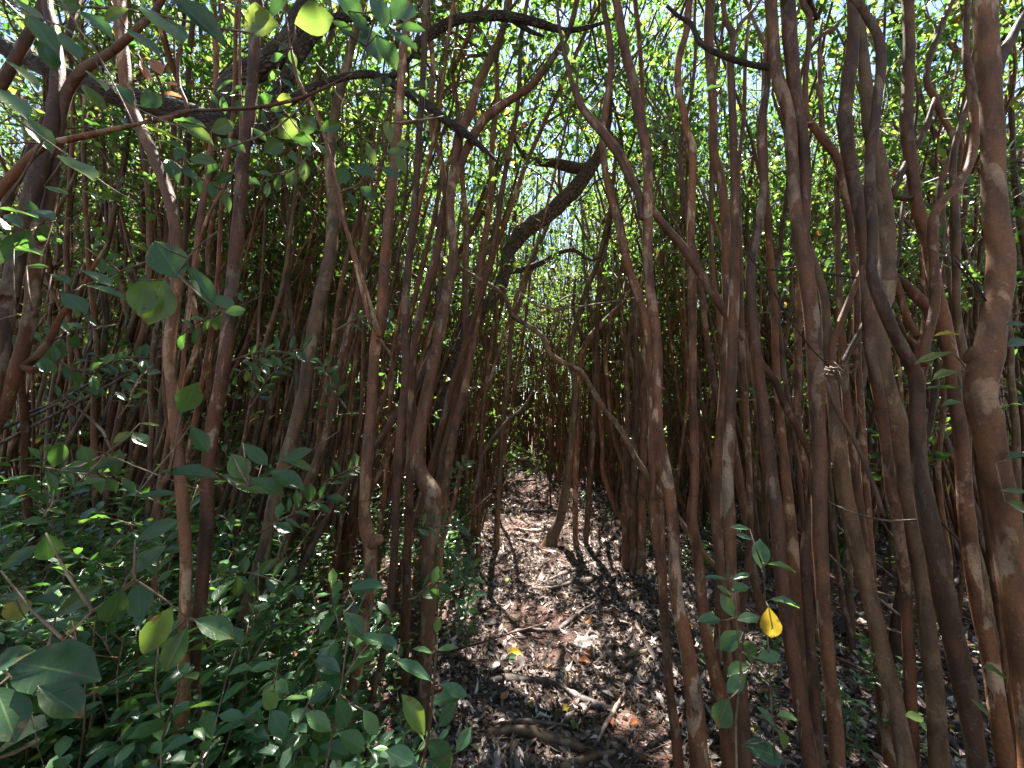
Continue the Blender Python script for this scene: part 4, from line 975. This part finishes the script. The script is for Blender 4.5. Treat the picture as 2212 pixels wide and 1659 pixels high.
# seedlings with traced leaves
spray('tall bright seedling in front at the foot of the path', [[(905,1680,7),(925,1590,6),(935,1500,6),(940,1430,5),(945,1370,4)]],
      [(896,1447,88,145,0.3,0.6),(896,1547,92,115,0.4,0.97),(966,1507,78,18,0.4,0.5),(980,1490,62,-22,0.4),(950,1630,92,-42,0.45,0.4),(915,1405,44,160,0.3,0.9),(966,1400,44,10,0.3,0.9),(945,1352,30,80,0.55,0.9),(870,1640,80,150,0.5),(1000,1600,60,60,0.5),(965,1545,60,55,0.4)], name='seedling', cat='seedling', mat=M_SEED)
spray('seedling with a single broad pale leaf left of the bright seedling', [[(700,1680,6),(715,1600,5),(735,1500,5),(745,1420,4),(765,1300,4)]],
      [(832,1386,62,-25,0.45,0.2),(790,1268,74,10,0.38,0.3),(765,1347,66,-45,0.5,0.1),(800,1380,60,-10,0.4),(710,1440,60,150,0.5),(740,1540,70,-70,0.5),(690,1560,66,140,0.45),(760,1600,70,-30,0.5),(690,1500,60,40,0.5),(800,1560,60,-60,0.5),(720,1620,66,-10,0.5)], name='seedling', cat='seedling', mat=M_SEED, depth=1.0)
spray('seedling with a lit yellow green leaf near the bottom left', [[(560,1690,5),(575,1600,5),(590,1500,5),(600,1430,4)]],
      [(583,1510,46,-50,0.7,0.99),(597,1490,40,0,0.7,0.9),(540,1550,60,170,0.5),(610,1535,40,80,0.45,0.6),(600,1560,60,-60,0.6,0.6),(645,1545,60,20,0.4),(555,1590,64,160,0.4),(620,1600,60,-20,0.4),(570,1440,60,190,0.4)], name='seedling', cat='seedling', mat=M_SEED, depth=1.05)
spray('seedling in front of the long reddish trunk with opposite dark leaves', [[(1592,1690,5),(1590,1560,5),(1600,1440,5),(1592,1360,4),(1588,1290,4),(1580,1240,3)]],
      [(1573,1310,56,120,0.5),(1580,1383,62,215,0.55),(1620,1407,56,-50,0.55),(1660,1418,52,8,0.45),(1598,1446,50,200,0.5),(1592,1475,56,225,0.5),(1562,1540,66,-110,0.62,0.2),(1598,1270,38,15,0.6,0.8),(1565,1275,34,150,0.4,0.85),(1550,1248,52,170,0.22,0.6),(1600,1245,44,20,0.3,0.7),(1535,1338,44,175,0.4,0.6),(1615,1335,52,10,0.45)], name='seedling', cat='seedling', mat=M_SEED)
spray('spindly seedling with an upright oval leaf right of the dark leaved seedling', [[(1680,1690,4),(1668,1560,4),(1662,1440,4),(1655,1330,4),(1650,1240,4),(1645,1215,3)]],
      [(1643,1198,62,92,0.55,0.5),(1690,1223,64,-8,0.24),(1697,1300,68,-8,0.24,0.3),(1658,1550,54,125,0.4),(1700,1548,46,0,0.45,0.9),(1692,1600,48,-60,0.5,0.9),(1648,1622,94,-15,0.45,0.2),(1610,1160,40,160,0.3),(1600,1140,40,170,0.3)], name='seedling', cat='seedling', mat=M_SEED)
spray('single hanging yellow leaf on the spindly seedling', [[(1655,1300,2),(1654,1312,2)]], [(1664,1346,72,-84,0.52)], name='yellow_leaf', cat='leaf', mat=M_YELLOW, depth=0.85)

# ------------------------------------------------------------------ seedlings, prototypes and copies
def seedling_proto(seed):
    rg = np.random.RandomState(seed)
    h = rg.uniform(0.35, 0.75)
    mb = MB(); st = MB()
    stems = [np.array([[0., 0, -0.02]])]
    main = walk(rg, np.zeros((1, 3)), np.array([[rg.normal(0, .15), rg.normal(0, .15), 1.]]), np.array([h]), 8, 0.12, 0.1)
    main[0, 0, 2] = -0.03
    nb = rg.randint(3, 8)
    b0, bd = at_path(np.repeat(main, nb, 0), rg.uniform(0.2, 0.85, nb))
    br = walk(rg, b0, bd * 0.6 + norm(rg.normal(0, 1, (nb, 3))) * 0.6, rg.uniform(0.12, 0.3, nb), 8, 0.15, 0.12)
    A = np.concatenate([main, br])
    tubes(st, main, np.linspace(0.0035, 0.0012, 8)[None], 6, 0)
    tubes(st, br, np.linspace(0.002, 0.001, 8)[None] * np.ones((nb, 1)), 5, 0)
    for i, a in enumerate(A):
        L = np.linalg.norm(np.diff(a, axis=0), axis=1).sum()
        m = max(3, int(L / 0.042))
        t = np.linspace(0.22, 1.0, m)
        p, d = at_path(np.repeat(a[None], m, 0), t)
        for s in (0, 1):
            ang = np.arange(m) * 1.57 + s * 3.14159 + rg.normal(0, 0.35, m)
            sd_ = np.stack([np.cos(ang), np.sin(ang), np.zeros(m)], -1)
            dv = norm(sd_ * 0.85 + d * 0.35 + np.array([0, 0, 0.0]) + rg.normal(0, 0.12, (m, 3)))
            nv = norm(np.array([0, 0, 1.0]) + sd_ * -0.3 + rg.normal(0, 0.28, (m, 3)))
            leaves(mb, p, dv, nv, rg.uniform(0.048, 0.082, m) * (1.0 - 0.35 * t), rg.uniform(0.42, 0.55, m), 'near' if False else 'mid', 0, rg.rand(m) * 0.75 + 0.25 * t, rg.uniform(0.2, 1.5, m), rg)
    return st.mesh('stem', [M_TWIG]), mb.mesh('leaves', [M_SEED])
LATER_S = []
SEEDS = [seedling_proto(500 + i) for i in range(10)]

def put_seedling(x, y, s, label, group):
    k = rs.randint(len(SEEDS))
    root = empty('seedling', (x, y, float(gz(x, y))))
    root.rotation_euler = (rs.normal(0, 0.08), rs.normal(0, 0.08), rs.rand() * 6.28); root.scale = (s, s, s)
    tag(root, label, 'seedling', group); LATER.append((root, x, y, 'seedling'))
    link_mesh('stem', SEEDS[k][0], root); link_mesh('leaves', SEEDS[k][1], root)

def shrub_proto(seed):
    rg = np.random.RandomState(seed); mb = MB(); st = MB()
    n = 5
    P = walk(rg, np.column_stack([rg.normal(0, .04, n), rg.normal(0, .04, n), np.full(n, -0.03)]), np.column_stack([rg.normal(0, .35, n), rg.normal(0, .35, n), np.ones(n)]), rg.uniform(0.7, 1.25, n), 9, 0.1, 0.08)
    tubes(st, P, np.linspace(0.005, 0.002, 9)[None] * np.ones((n, 1)), 6, 0)
    B0 = np.repeat(P, 7, 0); p, d = at_path(B0, rg.uniform(0.2, 1, len(B0)))
    T = walk(rg, p, d * 0.5 + norm(rg.normal(0, 1, (len(B0), 3)) * np.array([1, 1, 0.4])), rg.uniform(0.12, 0.32, len(B0)), 6, 0.12, 0.08)
    tubes(st, T, np.linspace(0.0025, 0.0012, 6)[None] * np.ones((len(T), 1)), 5, 0)
    L = np.repeat(T, 8, 0); t = np.tile(np.linspace(0.2, 1.0, 8), len(T)); p, d = at_path(L, t)
    sg = np.tile([1., -1.], len(p) // 2)[:, None]
    sv = norm(np.cross(d, np.array([0, 0, 1.0])) + rg.normal(0, 0.2, p.shape)) * sg
    leaves(mb, p, sv * 0.8 + d * 0.5 + np.array([0, 0, 0.05]), norm(np.array([0, 0, 1.0]) + rg.normal(0, 0.28, p.shape)), rg.uniform(0.05, 0.085, len(p)), rg.uniform(0.42, 0.56, len(p)), 'mid', 0, rg.rand(len(p)), rg.uniform(0.2, 1.4, len(p)), rg)
    return st.mesh('stem', [M_TWIG]), mb.mesh('leaves', [M_SEED])
SHRUBS = [shrub_proto(640 + i) for i in range(5)]
for k in range(44):
    y = rs.uniform(1.25, 3.6); x = rs.uniform(-1.4 * y - 0.1, -0.62 * y - 0.15)
    root = empty('leafy_shrub', (x, y, float(gz(x, y)))); root.rotation_euler = (0, 0, rs.rand() * 6.28); s_ = rs.uniform(0.75, 1.1); root.scale = (s_,) * 3
    tag(root, 'glossy leafy shrub in the undergrowth', 'shrub', 'glossy shrubs at the lower left'); LATER_S.append((root, x, y, 'shrub'))
    st_, lv_ = SHRUBS[rs.randint(5)]; link_mesh('stem', st_, root); link_mesh('leaves', lv_, root)

nS = 0
while nS < 240:
    y = 1.1 + 4.6 * rs.rand() ** 1.6
    xr = -(0.20 if y < 3 else 0.35) ; xl = -(1.35 * y + 0.2)
    x = rs.uniform(xl, xr)
    if x > -0.55 and rs.rand() < 0.25: continue
    near = y < 2.4
    if x > -1.0:
        lab, grp = ('glossy green seedling in the leafy fringe beside the path' if near else 'small seedling beside the far part of the path edge'), 'seedlings along the left path edge'
    else:
        lab, grp = ('glossy green seedling among the red stems at the lower left' if near else 'dark green seedling in the shade under the left thicket'), 'seedlings under the left thicket'
    put_seedling(x, y, rs.uniform(0.7, 1.25) * (0.9 if near else 1.1), lab, grp); nS += 1
for _ in range(64):
    y = rs.uniform(0.8, 1.75); x = rs.uniform(-1.5 * y - 0.1, -0.26 - 0.08 * y)
    put_seedling(x, y, rs.uniform(1.1, 1.5), 'tall glossy seedling close to the viewer at the lower left', 'tall seedlings close to the viewer')
for _ in range(46):
    y = 1.5 + 5 * rs.rand(); x = rs.uniform(1.1, 1.3 * y + 0.4)
    put_seedling(x, y, rs.uniform(0.5, 0.95), 'sparse green seedling on the litter between the right trunks', 'seedlings between the right trunks')
# low undergrowth that nobody could count, left and far
def undergrowth(name, pts, seed, per, size, label, h=0.45):
    rg = np.random.RandomState(seed); mb = MB()
    n = len(pts); st = np.column_stack([pts, gz(pts[:, 0], pts[:, 1])])
    P = walk(rg, st, np.column_stack([rg.normal(0, .25, n), rg.normal(0, .25, n), np.ones(n)]), rg.uniform(0.2, 1, n) * h, 5, 0.2, 0.1)
    tubes(mb, P, np.linspace(0.004, 0.0015, 5)[None] * np.ones((n, 1)), 4, 0, rnd=rg.rand(n), cap=False)
    L = np.repeat(P, per, 0); p, d = at_path(L, 0.2 + 0.8 * rg.rand(len(L)))
    nv = norm(np.array([0, 0, 1.0]) + rg.normal(0, 0.35, p.shape))
    leaves(mb, p, rg.normal(0, 1, p.shape) * np.array([1, 1, 0.25]), nv, size * rg.uniform(0.6, 1.2, len(p)), 0.48, 'mid', 1, rg.rand(len(p)), rg.uniform(0, 1.5, len(p)), rg)
    o = mb.build(name, [M_TWIG, M_SEED]); tag(o, label, 'undergrowth', kind='stuff')
q = []
while len(q) < 560:
    y = 1.6 + 8 * rs.rand() ** 0.9; x = rs.uniform(-(1.35 * y + 1), -0.75 - 0.02 * y); q.append((x, y))
undergrowth('undergrowth', np.array(q), 77, 8, 0.070, 'low green undergrowth covering the floor left of the path', 0.42)
q = []
while len(q) < 420:
    y = 4 + 7 * rs.rand(); x = rs.uniform(1.4 + 0.1 * y, 1.35 * y + 1)
    q.append((x, y))
for _ in range(260):
    q.append((rs.uniform(-2.5, 3.5), rs.uniform(10.5, 13.5)))
q2 = np.column_stack([rs.uniform(-6, 7, 260), rs.uniform(12.5, 16, 260)])
undergrowth('thicket_edge', q2, 79, 26, 0.055, 'leafy bushes closing the far end of the path', 0.7)
undergrowth('ground_cover', np.array(q), 78, 9, 0.05, 'sparse ground plants behind the right trunks and at the path end', 0.35)

# ferns between the right trunks
ORD = 'first second third fourth fifth sixth seventh eighth ninth tenth eleventh twelfth thirteenth fourteenth fifteenth sixteenth seventeenth eighteenth nineteenth twentieth'.split()
MARKS = [(30, 'burled leftmost trunk'), (376, 'left slim red trunk'), (460, 'right slim red trunk'), (640, 'thick mottled leaning trunk'), (800, 'knobbed trunk'),
         (912, 'elbow trunk'), (1088, 'lone path edge stem'), (1236, 'flared mossy trunk'), (1370, 'three stem clump'), (1422, 'tall straight trunk'),
         (1500, 'kinked slim trunk'), (1578, 'long reddish trunk'), (1650, 'dark brown trunk'), (1763, 'forked trunk'), (1930, 'pale ringed trunk'), (2065, 'scarred trunk'), (2140, 'biggest right trunk')]
def label_all():
    bins = {}
    for o, x, y, kd in LATER + LATER_S:
        px = CX + FPX * x / y
        m = min(MARKS, key=lambda q: abs(q[0] - px)); side = 'left' if px < m[0] else 'right'
        bins.setdefault((kd, m[1], side), []).append((y, o))
    for (kd, m, side), L in bins.items():
        L.sort(key=lambda q: q[0])
        for i, (y, o) in enumerate(L):
            n = ORD[i] if i < len(ORD) else 'farther'
            if n == 'farther': o['group'] = 'farther guava trees in the thicket' if kd == 'tree' else {'seedling': 'farther seedlings in the undergrowth', 'shrub': 'farther shrubs', 'stick': 'farther dead sticks'}[kd]
            if kd == 'tree':
                big = 'multi stemmed' if sum(1 for c in o.children if c.name.startswith('trunk')) > 3 else 'slender'
                o['label'] = '%s guava tree, %s behind and %s of the %s' % (big, n, side, m)
            else:
                o['label'] = {'seedling': 'green seedling', 'shrub': 'glossy leafy shrub', 'stick': 'thin bare dead stick'}[kd] + ', %s one back %s of the %s' % (n, side, m)
label_all()
def fern(x, y, s, label):
    rg = np.random.RandomState(int(abs(x * 100) + y * 31)); z = float(gz(x, y))
    root = empty('fern', (x, y, z)); tag(root, label, 'fern')
    for a in np.linspace(0, 6.28, 6, endpoint=False) + rg.rand():
        d = np.array([[math.cos(a), math.sin(a), 1.0]])
        P = walk(rg, np.zeros((1, 3)), d, np.array([s * rg.uniform(0.7, 1.1)]), 9, 0.04, -0.22)
        mb = MB(); tubes(mb, P, np.linspace(0.002, 0.0008, 9)[None], 4, 0)
        m = 26; t = np.linspace(0.15, 0.98, m); p, dd = at_path(np.repeat(P, m, 0), t)
        sdv = norm(np.cross(dd, np.array([0, 0, 1.0])))
        for sg in (-1, 1):
            ln = s * 0.26 * np.sin(np.pi * (0.12 + 0.85 * t)) + 0.01
            leaves(mb, p, sdv * sg + dd * 0.35, np.tile([0, 0, 1.0], (m, 1)), ln, 0.26, 'mid', 0, rg.rand(m), np.ones(m) * 0.5, rg)
        mb.build('frond', [M_FERN], root)
for k, (px, py, s, lab) in enumerate([(1800,1185,0.34,'bright fern seen through the gap right of the brown trunks'),(1845,1235,0.28,'lower fern in the gap right of the brown trunks'),(1990,1160,0.3,'fern with a backlit frond between the two right edge trunks'),(1400,1085,0.22,'small pale fern on the sunlit litter right of the path')]):
    p = Wg(px, py); fern(p[0], p[1], s, lab)

# ------------------------------------------------------------------ litter on the floor
def litter(name, n, xr, yr, size, kind, seed, label, path_only=False):
    rg = np.random.RandomState(seed)
    y = yr[0] + (yr[1] - yr[0]) * rg.rand(n) ** 1.25
    x = rg.uniform(xr[0], xr[1], n) if path_only else rg.uniform(-1, 1, n) * (1.35 * y + 0.3)
    # bare trodden soil in places
    bare = (np.sin(x * 5.1 + y * 2.3) + np.sin(y * 4.3 - x * 2 + 1.0) > 0.35) & (np.abs(x - PATH_X(y)) < 0.48) & (rg.rand(n) < 0.8)
    x, y = x[~bare], y[~bare]; n = len(x)
    z = gz(x, y) + rg.rand(n) * 0.012 + 0.004
    a = rg.rand(n) * 6.28
    dv = np.stack([np.cos(a), np.sin(a), rg.normal(0, 0.22, n)], -1)
    nv = norm(np.array([0, 0, 1.0]) + rg.normal(0, 0.42, (n, 3)))
    mb = MB()
    leaves(mb, np.stack([x, y, z], -1), dv, nv, size * np.exp(rg.normal(-0.15, 0.38, n)), rg.uniform(0.28, 0.55, n), kind, 0, rg.rand(n) ** 1.15, rg.uniform(-3.2, 3.2, n), rg)
    # twigs and bark strips
    m = n // 7
    yy = yr[0] + (yr[1] - yr[0]) * rg.rand(m) ** 1.25; xx = rg.uniform(xr[0], xr[1], m) if path_only else rg.uniform(-1, 1, m) * (1.35 * yy + 0.3)
    a = rg.rand(m) * 6.28; ln = rg.uniform(0.04, 0.22, m)
    P = walk(rg, np.stack([xx, yy, gz(xx, yy) + 0.012], -1), np.stack([np.cos(a), np.sin(a), np.zeros(m)], -1), ln, 5, 0.16, 0.0)
    P[:, :, 2] = gz(P[:, :, 0], P[:, :, 1]) + 0.010 + 0.012 * rg.rand(m)[:, None]
    tubes(mb, P, (rg.uniform(0.001, 0.0032, m))[:, None] * np.linspace(1, 0.6, 5)[None], 4, 1, rnd=rg.rand(m))
    o = mb.build(name, [M_DRY, M_DEAD]); tag(o, label, 'leaf litter', kind='stuff')
litter('leaf_litter', 32000, (-0.5, 2.4), (1.25, 5.0), 0.050, 'mid', 31, 'dry grey brown leaves and twigs covering the path', True)
litter('path_litter', 30000, (-2.2, 4.5), (4.6, 13.0), 0.066, 'midlow', 33, 'sunlit dry leaves and twigs on the farther part of the path', True)
litter('forest_litter', 52000, None, (1.3, 13.0), 0.055, 'midlow', 32, 'dry leaves and twigs over the forest floor on both sides')

# roots across the path
def ground_tube(name, label, cat, pts, w, mat, lift=0.3, group=None, lump=0.12):
    P = []; R = []
    for i, (x, y) in enumerate(pts):
        p = Wg(x, y); r = w * 0.52 * scale_at(x, y, p[1])
        p[2] = float(gz(p[0], p[1])) + r * min(lift, 0.5) + 0.011
        P.append(p); R.append(r)
    P = np.array(P); R = np.array(R)
    R[0] *= 0.55; R[-1] *= 0.5; P[0, 2] -= R[0] * 0.8; P[-1, 2] -= R[-1] * 0.8
    Ps, Rs = smooth_path(P, R, 0.02)
    sd = int(pts[0][0] + pts[0][1]); rg = np.random.RandomState(sd)
    Ps = Ps + np.cumsum(rg.normal(0, 0.0018, Ps.shape), 0)
    mb = MB(); tubes(mb, Ps, Rs * (1 + 0.15 * rg.normal(0, 1, len(Rs)).cumsum() / 6 ), 12, 0, lump, seed=sd)
    o = mb.build(name, [mat], None, P[0]); tag(o, label, cat, group)
RT = 'roots crossing the path'
ground_tube('tree_root', 'long wavy root snaking down right across the near path', 'root', [(1045,1490),(1075,1476),(1127,1471),(1178,1472),(1212,1486),(1246,1506),(1287,1523),(1332,1531)], 15, M_DEAD, 0.5)
ground_tube('tree_root', 'thick dark root at the bottom of the path', 'root', [(1050,1596),(1127,1591),(1195,1598),(1265,1614)], 24, M_BARK_OLIVE, 0.3)
ground_tube('tree_root', 'thin root just above the thick dark bottom root', 'root', [(1060,1580),(1144,1568),(1225,1567)], 11, M_DEAD, 0.5)
ground_tube('tree_root', 'root rising right at the very bottom edge of the path', 'root', [(1185,1668),(1246,1640),(1287,1626),(1345,1617)], 20, M_BARK_OLIVE, 0.4)
ground_tube('tree_root', 'short pale root at the bottom edge of the path', 'root', [(1165,1636),(1212,1639),(1246,1653)], 13, M_DEAD, 0.5)
ground_tube('tree_root', 'straight root step halfway along the near path', 'root', [(1100,1365),(1144,1359),(1202,1362)], 11, M_DEAD, 0.6)
ground_tube('tree_root', 'root slanting up right from the straight root step', 'root', [(1198,1362),(1229,1342),(1285,1309)], 12, M_DEAD, 0.6)
ground_tube('tree_root', 'dark root step with a shadow below, lower of the middle pair', 'root', [(1146,1266),(1195,1271),(1246,1267),(1285,1258)], 12, M_DEAD, 0.8)
ground_tube('tree_root', 'slanting root above the dark root step, upper of the middle pair', 'root', [(1165,1256),(1212,1243),(1253,1233),(1292,1222)], 10, M_DEAD, 0.6)
ground_tube('tree_root', 'small curved root left of the slanting middle root', 'root', [(1147,1224),(1174,1240),(1208,1243)], 8, M_DEAD, 0.6)
ground_tube('tree_root', 'lowest root step beside the flared mossy trunk foot', 'root', [(1120,1163),(1150,1168),(1185,1163)], 9, M_DEAD, 0.9)
ground_tube('tree_root', 'second root step beside the flared mossy trunk foot', 'root', [(1110,1142),(1150,1147),(1192,1142)], 9, M_DEAD, 0.9)
ground_tube('tree_root', 'root step on the sunlit part of the path', 'root', [(1120,1103),(1160,1106),(1208,1104)], 9, M_DEAD, 0.9)
ground_tube('tree_root', 'slanting root on the sunlit part of the path', 'root', [(1150,1080),(1180,1086),(1210,1093)], 6, M_DEAD, 0.9)
ground_tube('tree_root', 'far dark root step on the path', 'root', [(1098,1045),(1130,1043),(1160,1041)], 7, M_DEAD, 0.9)
ground_tube('tree_root', 'farthest small root step near the path end', 'root', [(1100,1021),(1120,1020),(1142,1020)], 5, M_DEAD, 0.9)
ground_tube('fallen_stick', 'pale thin stick lying in the sun right of the wavy root', 'stick', [(1314,1446),(1321,1475),(1366,1503),(1412,1524)], 6, M_DEAD, 2.0)
ground_tube('fallen_stick', 'brown stick crossing the right end of the wavy root', 'stick', [(1350,1494),(1328,1533),(1307,1568),(1282,1608)], 8, M_DEAD, 2.5)
ground_tube('fallen_stick', 'thin forked stick at the bottom right of the path', 'stick', [(1352,1655),(1383,1622),(1436,1593)], 6, M_DEAD, 2.0)
ground_tube('fallen_stick', 'dark straight stick lying across towards the right trunks', 'stick', [(1290,1431),(1366,1428),(1470,1409)], 8, M_BARK_OLIVE, 1.5)
ground_tube('fallen_stick', 'thin stick lying left of the thin bottom root', 'stick', [(1045,1440),(1082,1452),(1112,1462)], 5, M_DEAD, 1.6)
ground_tube('fallen_stick', 'stick lying on litter behind the straight root step', 'stick', [(1290,1330),(1340,1300),(1390,1290)], 6, M_DEAD, 1.6)
ground_tube('fallen_stick', 'pale branching stick on the litter in the right gap', 'stick', [(1790,1380),(1830,1330),(1862,1300),(1900,1290)], 7, M_DEAD, 2.0)
ground_tube('fallen_stick', 'stick on the sunlit litter beyond the right path edge', 'stick', [(1270,1070),(1310,1062),(1350,1066)], 5, M_DEAD, 1.6)

# coloured fallen leaves on the path
def fallen(label, px, py, ln, an, mat):
    p = Wg(px, py); L = ln * scale_at(px, py, p[1]) * 1.25
    p[2] = float(gz(p[0], p[1])) + 0.022
    a = math.radians(an); mb = MB()
    leaves(mb, np.zeros((1, 3)), np.array([[math.cos(a), math.sin(a), 0.05]]), np.array([[0.1, -0.35, 1.0]]), L, 0.5, 'near', 0, np.array([0.5]), np.array([1.5]))
    o = mb.build('fallen_leaf', [mat]); o.location = p; tag(o, label, 'leaf')
fallen('red orange fallen leaf standing on the path near the bottom right', 1325, 1571, 30, 100, M_ORANGE)
fallen('crumpled orange leaf beside the red orange one', 1359, 1569, 26, 30, M_ORANGE)
fallen('pale tan leaf on the dark soil above the wavy root', 1130, 1414, 32, 170, M_YELLOW)
fallen('small green leaf lying left of the tan leaf', 1092, 1423, 24, 10, M_SEED)
fallen('dark red leaf on the litter right of the tan leaf', 1277, 1433, 26, 150, M_ORANGE)
fallen('yellowish leaf lying below the wavy root', 1215, 1538, 22, 50, M_YELLOW)
fallen('yellow leaf on the floor in the right gap', 1990, 1214, 24, 20, M_YELLOW)
fallen('yellow leaf low between bottom left seedlings', 708, 1622, 30, -40, M_YELLOW)

# half buried stones and the mossy hump at the path end
def stone(name, label, cat, px, py, w, hgt, mat):
    p = Wg(px, py); r = w * 0.5 * scale_at(px, py, p[1]); sd = int(px); rg = np.random.RandomState(sd)
    nu, nv_ = 20, 10
    u = np.linspace(0, 2 * np.pi, nu, endpoint=False); v = np.linspace(0.02, np.pi * 0.6, nv_)
    Uu, Vv = np.meshgrid(u, v)
    rr = 1 + 0.14 * np.sin(3 * Uu + rg.rand() * 6) * np.sin(4 * Vv) + 0.08 * np.sin(7 * Uu + 5 * Vv)
    X = r * rr * np.sin(Vv) * np.cos(Uu); Y = r * 0.8 * rr * np.sin(Vv) * np.sin(Uu); Z = r * hgt * rr * np.cos(Vv)
    idx = np.arange(nu * nv_).reshape(nv_, nu); j = np.roll(idx, -1, 1)
    mb = MB(); mb.add(np.stack([X, Y, Z], -1), np.stack([idx[:-1], idx[1:], j[1:], j[:-1]], -1).reshape(-1, 4))
    o = mb.build(name, [mat]); o.location = (p[0], p[1], float(gz(p[0], p[1]))); tag(o, label, cat)
stone('stone', 'flat half buried stone right of the straight root step', 'stone', 1270, 1385, 62, 0.28, M_ROCK)
stone('stone', 'small rounded stone below the wavy root', 'stone', 1115, 1530, 36, 0.4, M_ROCK)
stone('mossy_stone', 'small mossy stone at the left path edge above the middle roots', 'stone', 1098, 1247, 26, 0.4, M_MOSS)
stone('mossy_mound', 'low mossy mound with plants where the path ends', 'mound', 1195, 1020, 70, 0.35, M_MOSS)

# pink flagging tape tied to a far stem
px_, py_ = 1186, 903; dT = 7.5
c = W(px_, py_, dT)
root = empty('marker_tape', tuple(c)); tag(root, 'bright pink marker tape tied on a thin stem at the end of the path', 'marker tape')
mb = MB()
rg = np.random.RandomState(3)
for a0, ln in ((0.0, 0.10), (0.5, 0.13)):
    t = np.linspace(0, 1, 9)
    cx = 0.02 * np.sin(t * 5 + a0) + 0.03 * t * (1 if a0 else -1); cyy = 0.01 * np.cos(t * 6 + a0); cz = -ln * t
    A = np.stack([cx - 0.014, cyy, cz], -1); Bq = np.stack([cx + 0.014, cyy + 0.006, cz], -1)
    V = np.stack([A, Bq], 1).reshape(-1, 3)
    mb.add(V, [[2 * i, 2 * i + 1, 2 * i + 3, 2 * i + 2] for i in range(8)])
mb.build('streamer', [M_PINK], root)
mb = MB(); th = np.linspace(0, 6.283, 13); tubes(mb, np.stack([0.014 * np.cos(th), 0.014 * np.sin(th) + 0.012, th * 0], -1), np.full(13, 0.006), 6, 0); mb.build('knot', [M_PINK], root)
gzp = float(gz(c[0], c[1]))
root2 = empty('guava_tree', (c[0] + 0.0, c[1] + 0.02, gzp)); tag(root2, 'thin red stem that carries the pink marker tape', 'tree')
mb = MB(); P = np.array([[0.02, 0, -0.05], [0, 0, 0.5], [0.0, 0, 1.0], [0, 0, c[2] - gzp], [0.03, 0.02, 2.4], [-0.02, 0.05, 3.3]])
Ps, Rs = smooth_path(P, np.array([0.02, 0.016, 0.013, 0.012, 0.011, 0.008]), 0.1); tubes(mb, Ps, Rs, 10, 0, 0.05); mb.build('trunk', [M_BARK], root2)
link_mesh('crown', CROWNS[2], root2, (-0.02, 0.05, 3.2), 1.0, 0.9)

# clump of snapped twigs caught on the forked trunk
c = W(1795, 800, 1.3); root = empty('twig_clump', tuple(c)); tag(root, 'dark clump of snapped twigs caught on the forked trunk', 'twigs')
rg = np.random.RandomState(8); mb = MB(); n = 34
P = walk(rg, rg.normal(0, 0.010, (n, 3)), np.stack([rg.uniform(0.1, 1, n), rg.normal(0, .4, n), rg.uniform(-0.9, 0.3, n)], -1), rg.uniform(0.03, 0.085, n), 5, 0.3, 0)
tubes(mb, P, np.linspace(0.0022, 0.001, 5)[None] * np.ones((n, 1)), 5, 0); mb.build('twigs', [M_TWIG], root)

# fine bare twigs crossing in front of things
def thin(label, pts, d, w=4, mat=None):
    pole(label, [(x, y, w) for x, y in pts], d, d, name='bare_twig', cat='twig', mat=mat or M_TWIG)
thin('thin vine line hanging down through the top left clearing', [(612,0),(640,160),(690,260),(730,400),(745,480),(775,600),(800,700)], 1.5, 8, M_BARK)
thin('hair thin twig drooping across the centre left trunks', [(700,170),(760,235),(830,265),(900,260),(960,252)], 1.6, 4)
thin('bare twig sticking out left from the forked trunk', [(1760,590),(1800,594),(1850,600)], 1.3, 5, M_RDARK)
thin('second bare twig level with the twig beside the forked trunk', [(1640,580),(1680,584),(1720,586)], 1.4, 4, M_RDARK)
thin('dark twig curving down to the caught twig clump', [(1610,545),(1650,595),(1700,680),(1750,750),(1790,790)], 1.35, 4, M_RDARK)
thin('long thin twig spanning the gap above the path', [(1090,600),(1160,660),(1230,665),(1330,650),(1400,640)], 3.0, 4)
thin('thin branch crossing the seedlings under the right trunks', [(1780,1080),(1850,1110),(1920,1125),(1990,1122)], 1.3, 6, M_DEAD)
thin('dark twig fork at the right edge over the biggest trunk', [(2060,545),(2100,600),(2130,650),(2060,560)], 1.15, 5, M_RDARK)
print('objects', len(bpy.data.objects))
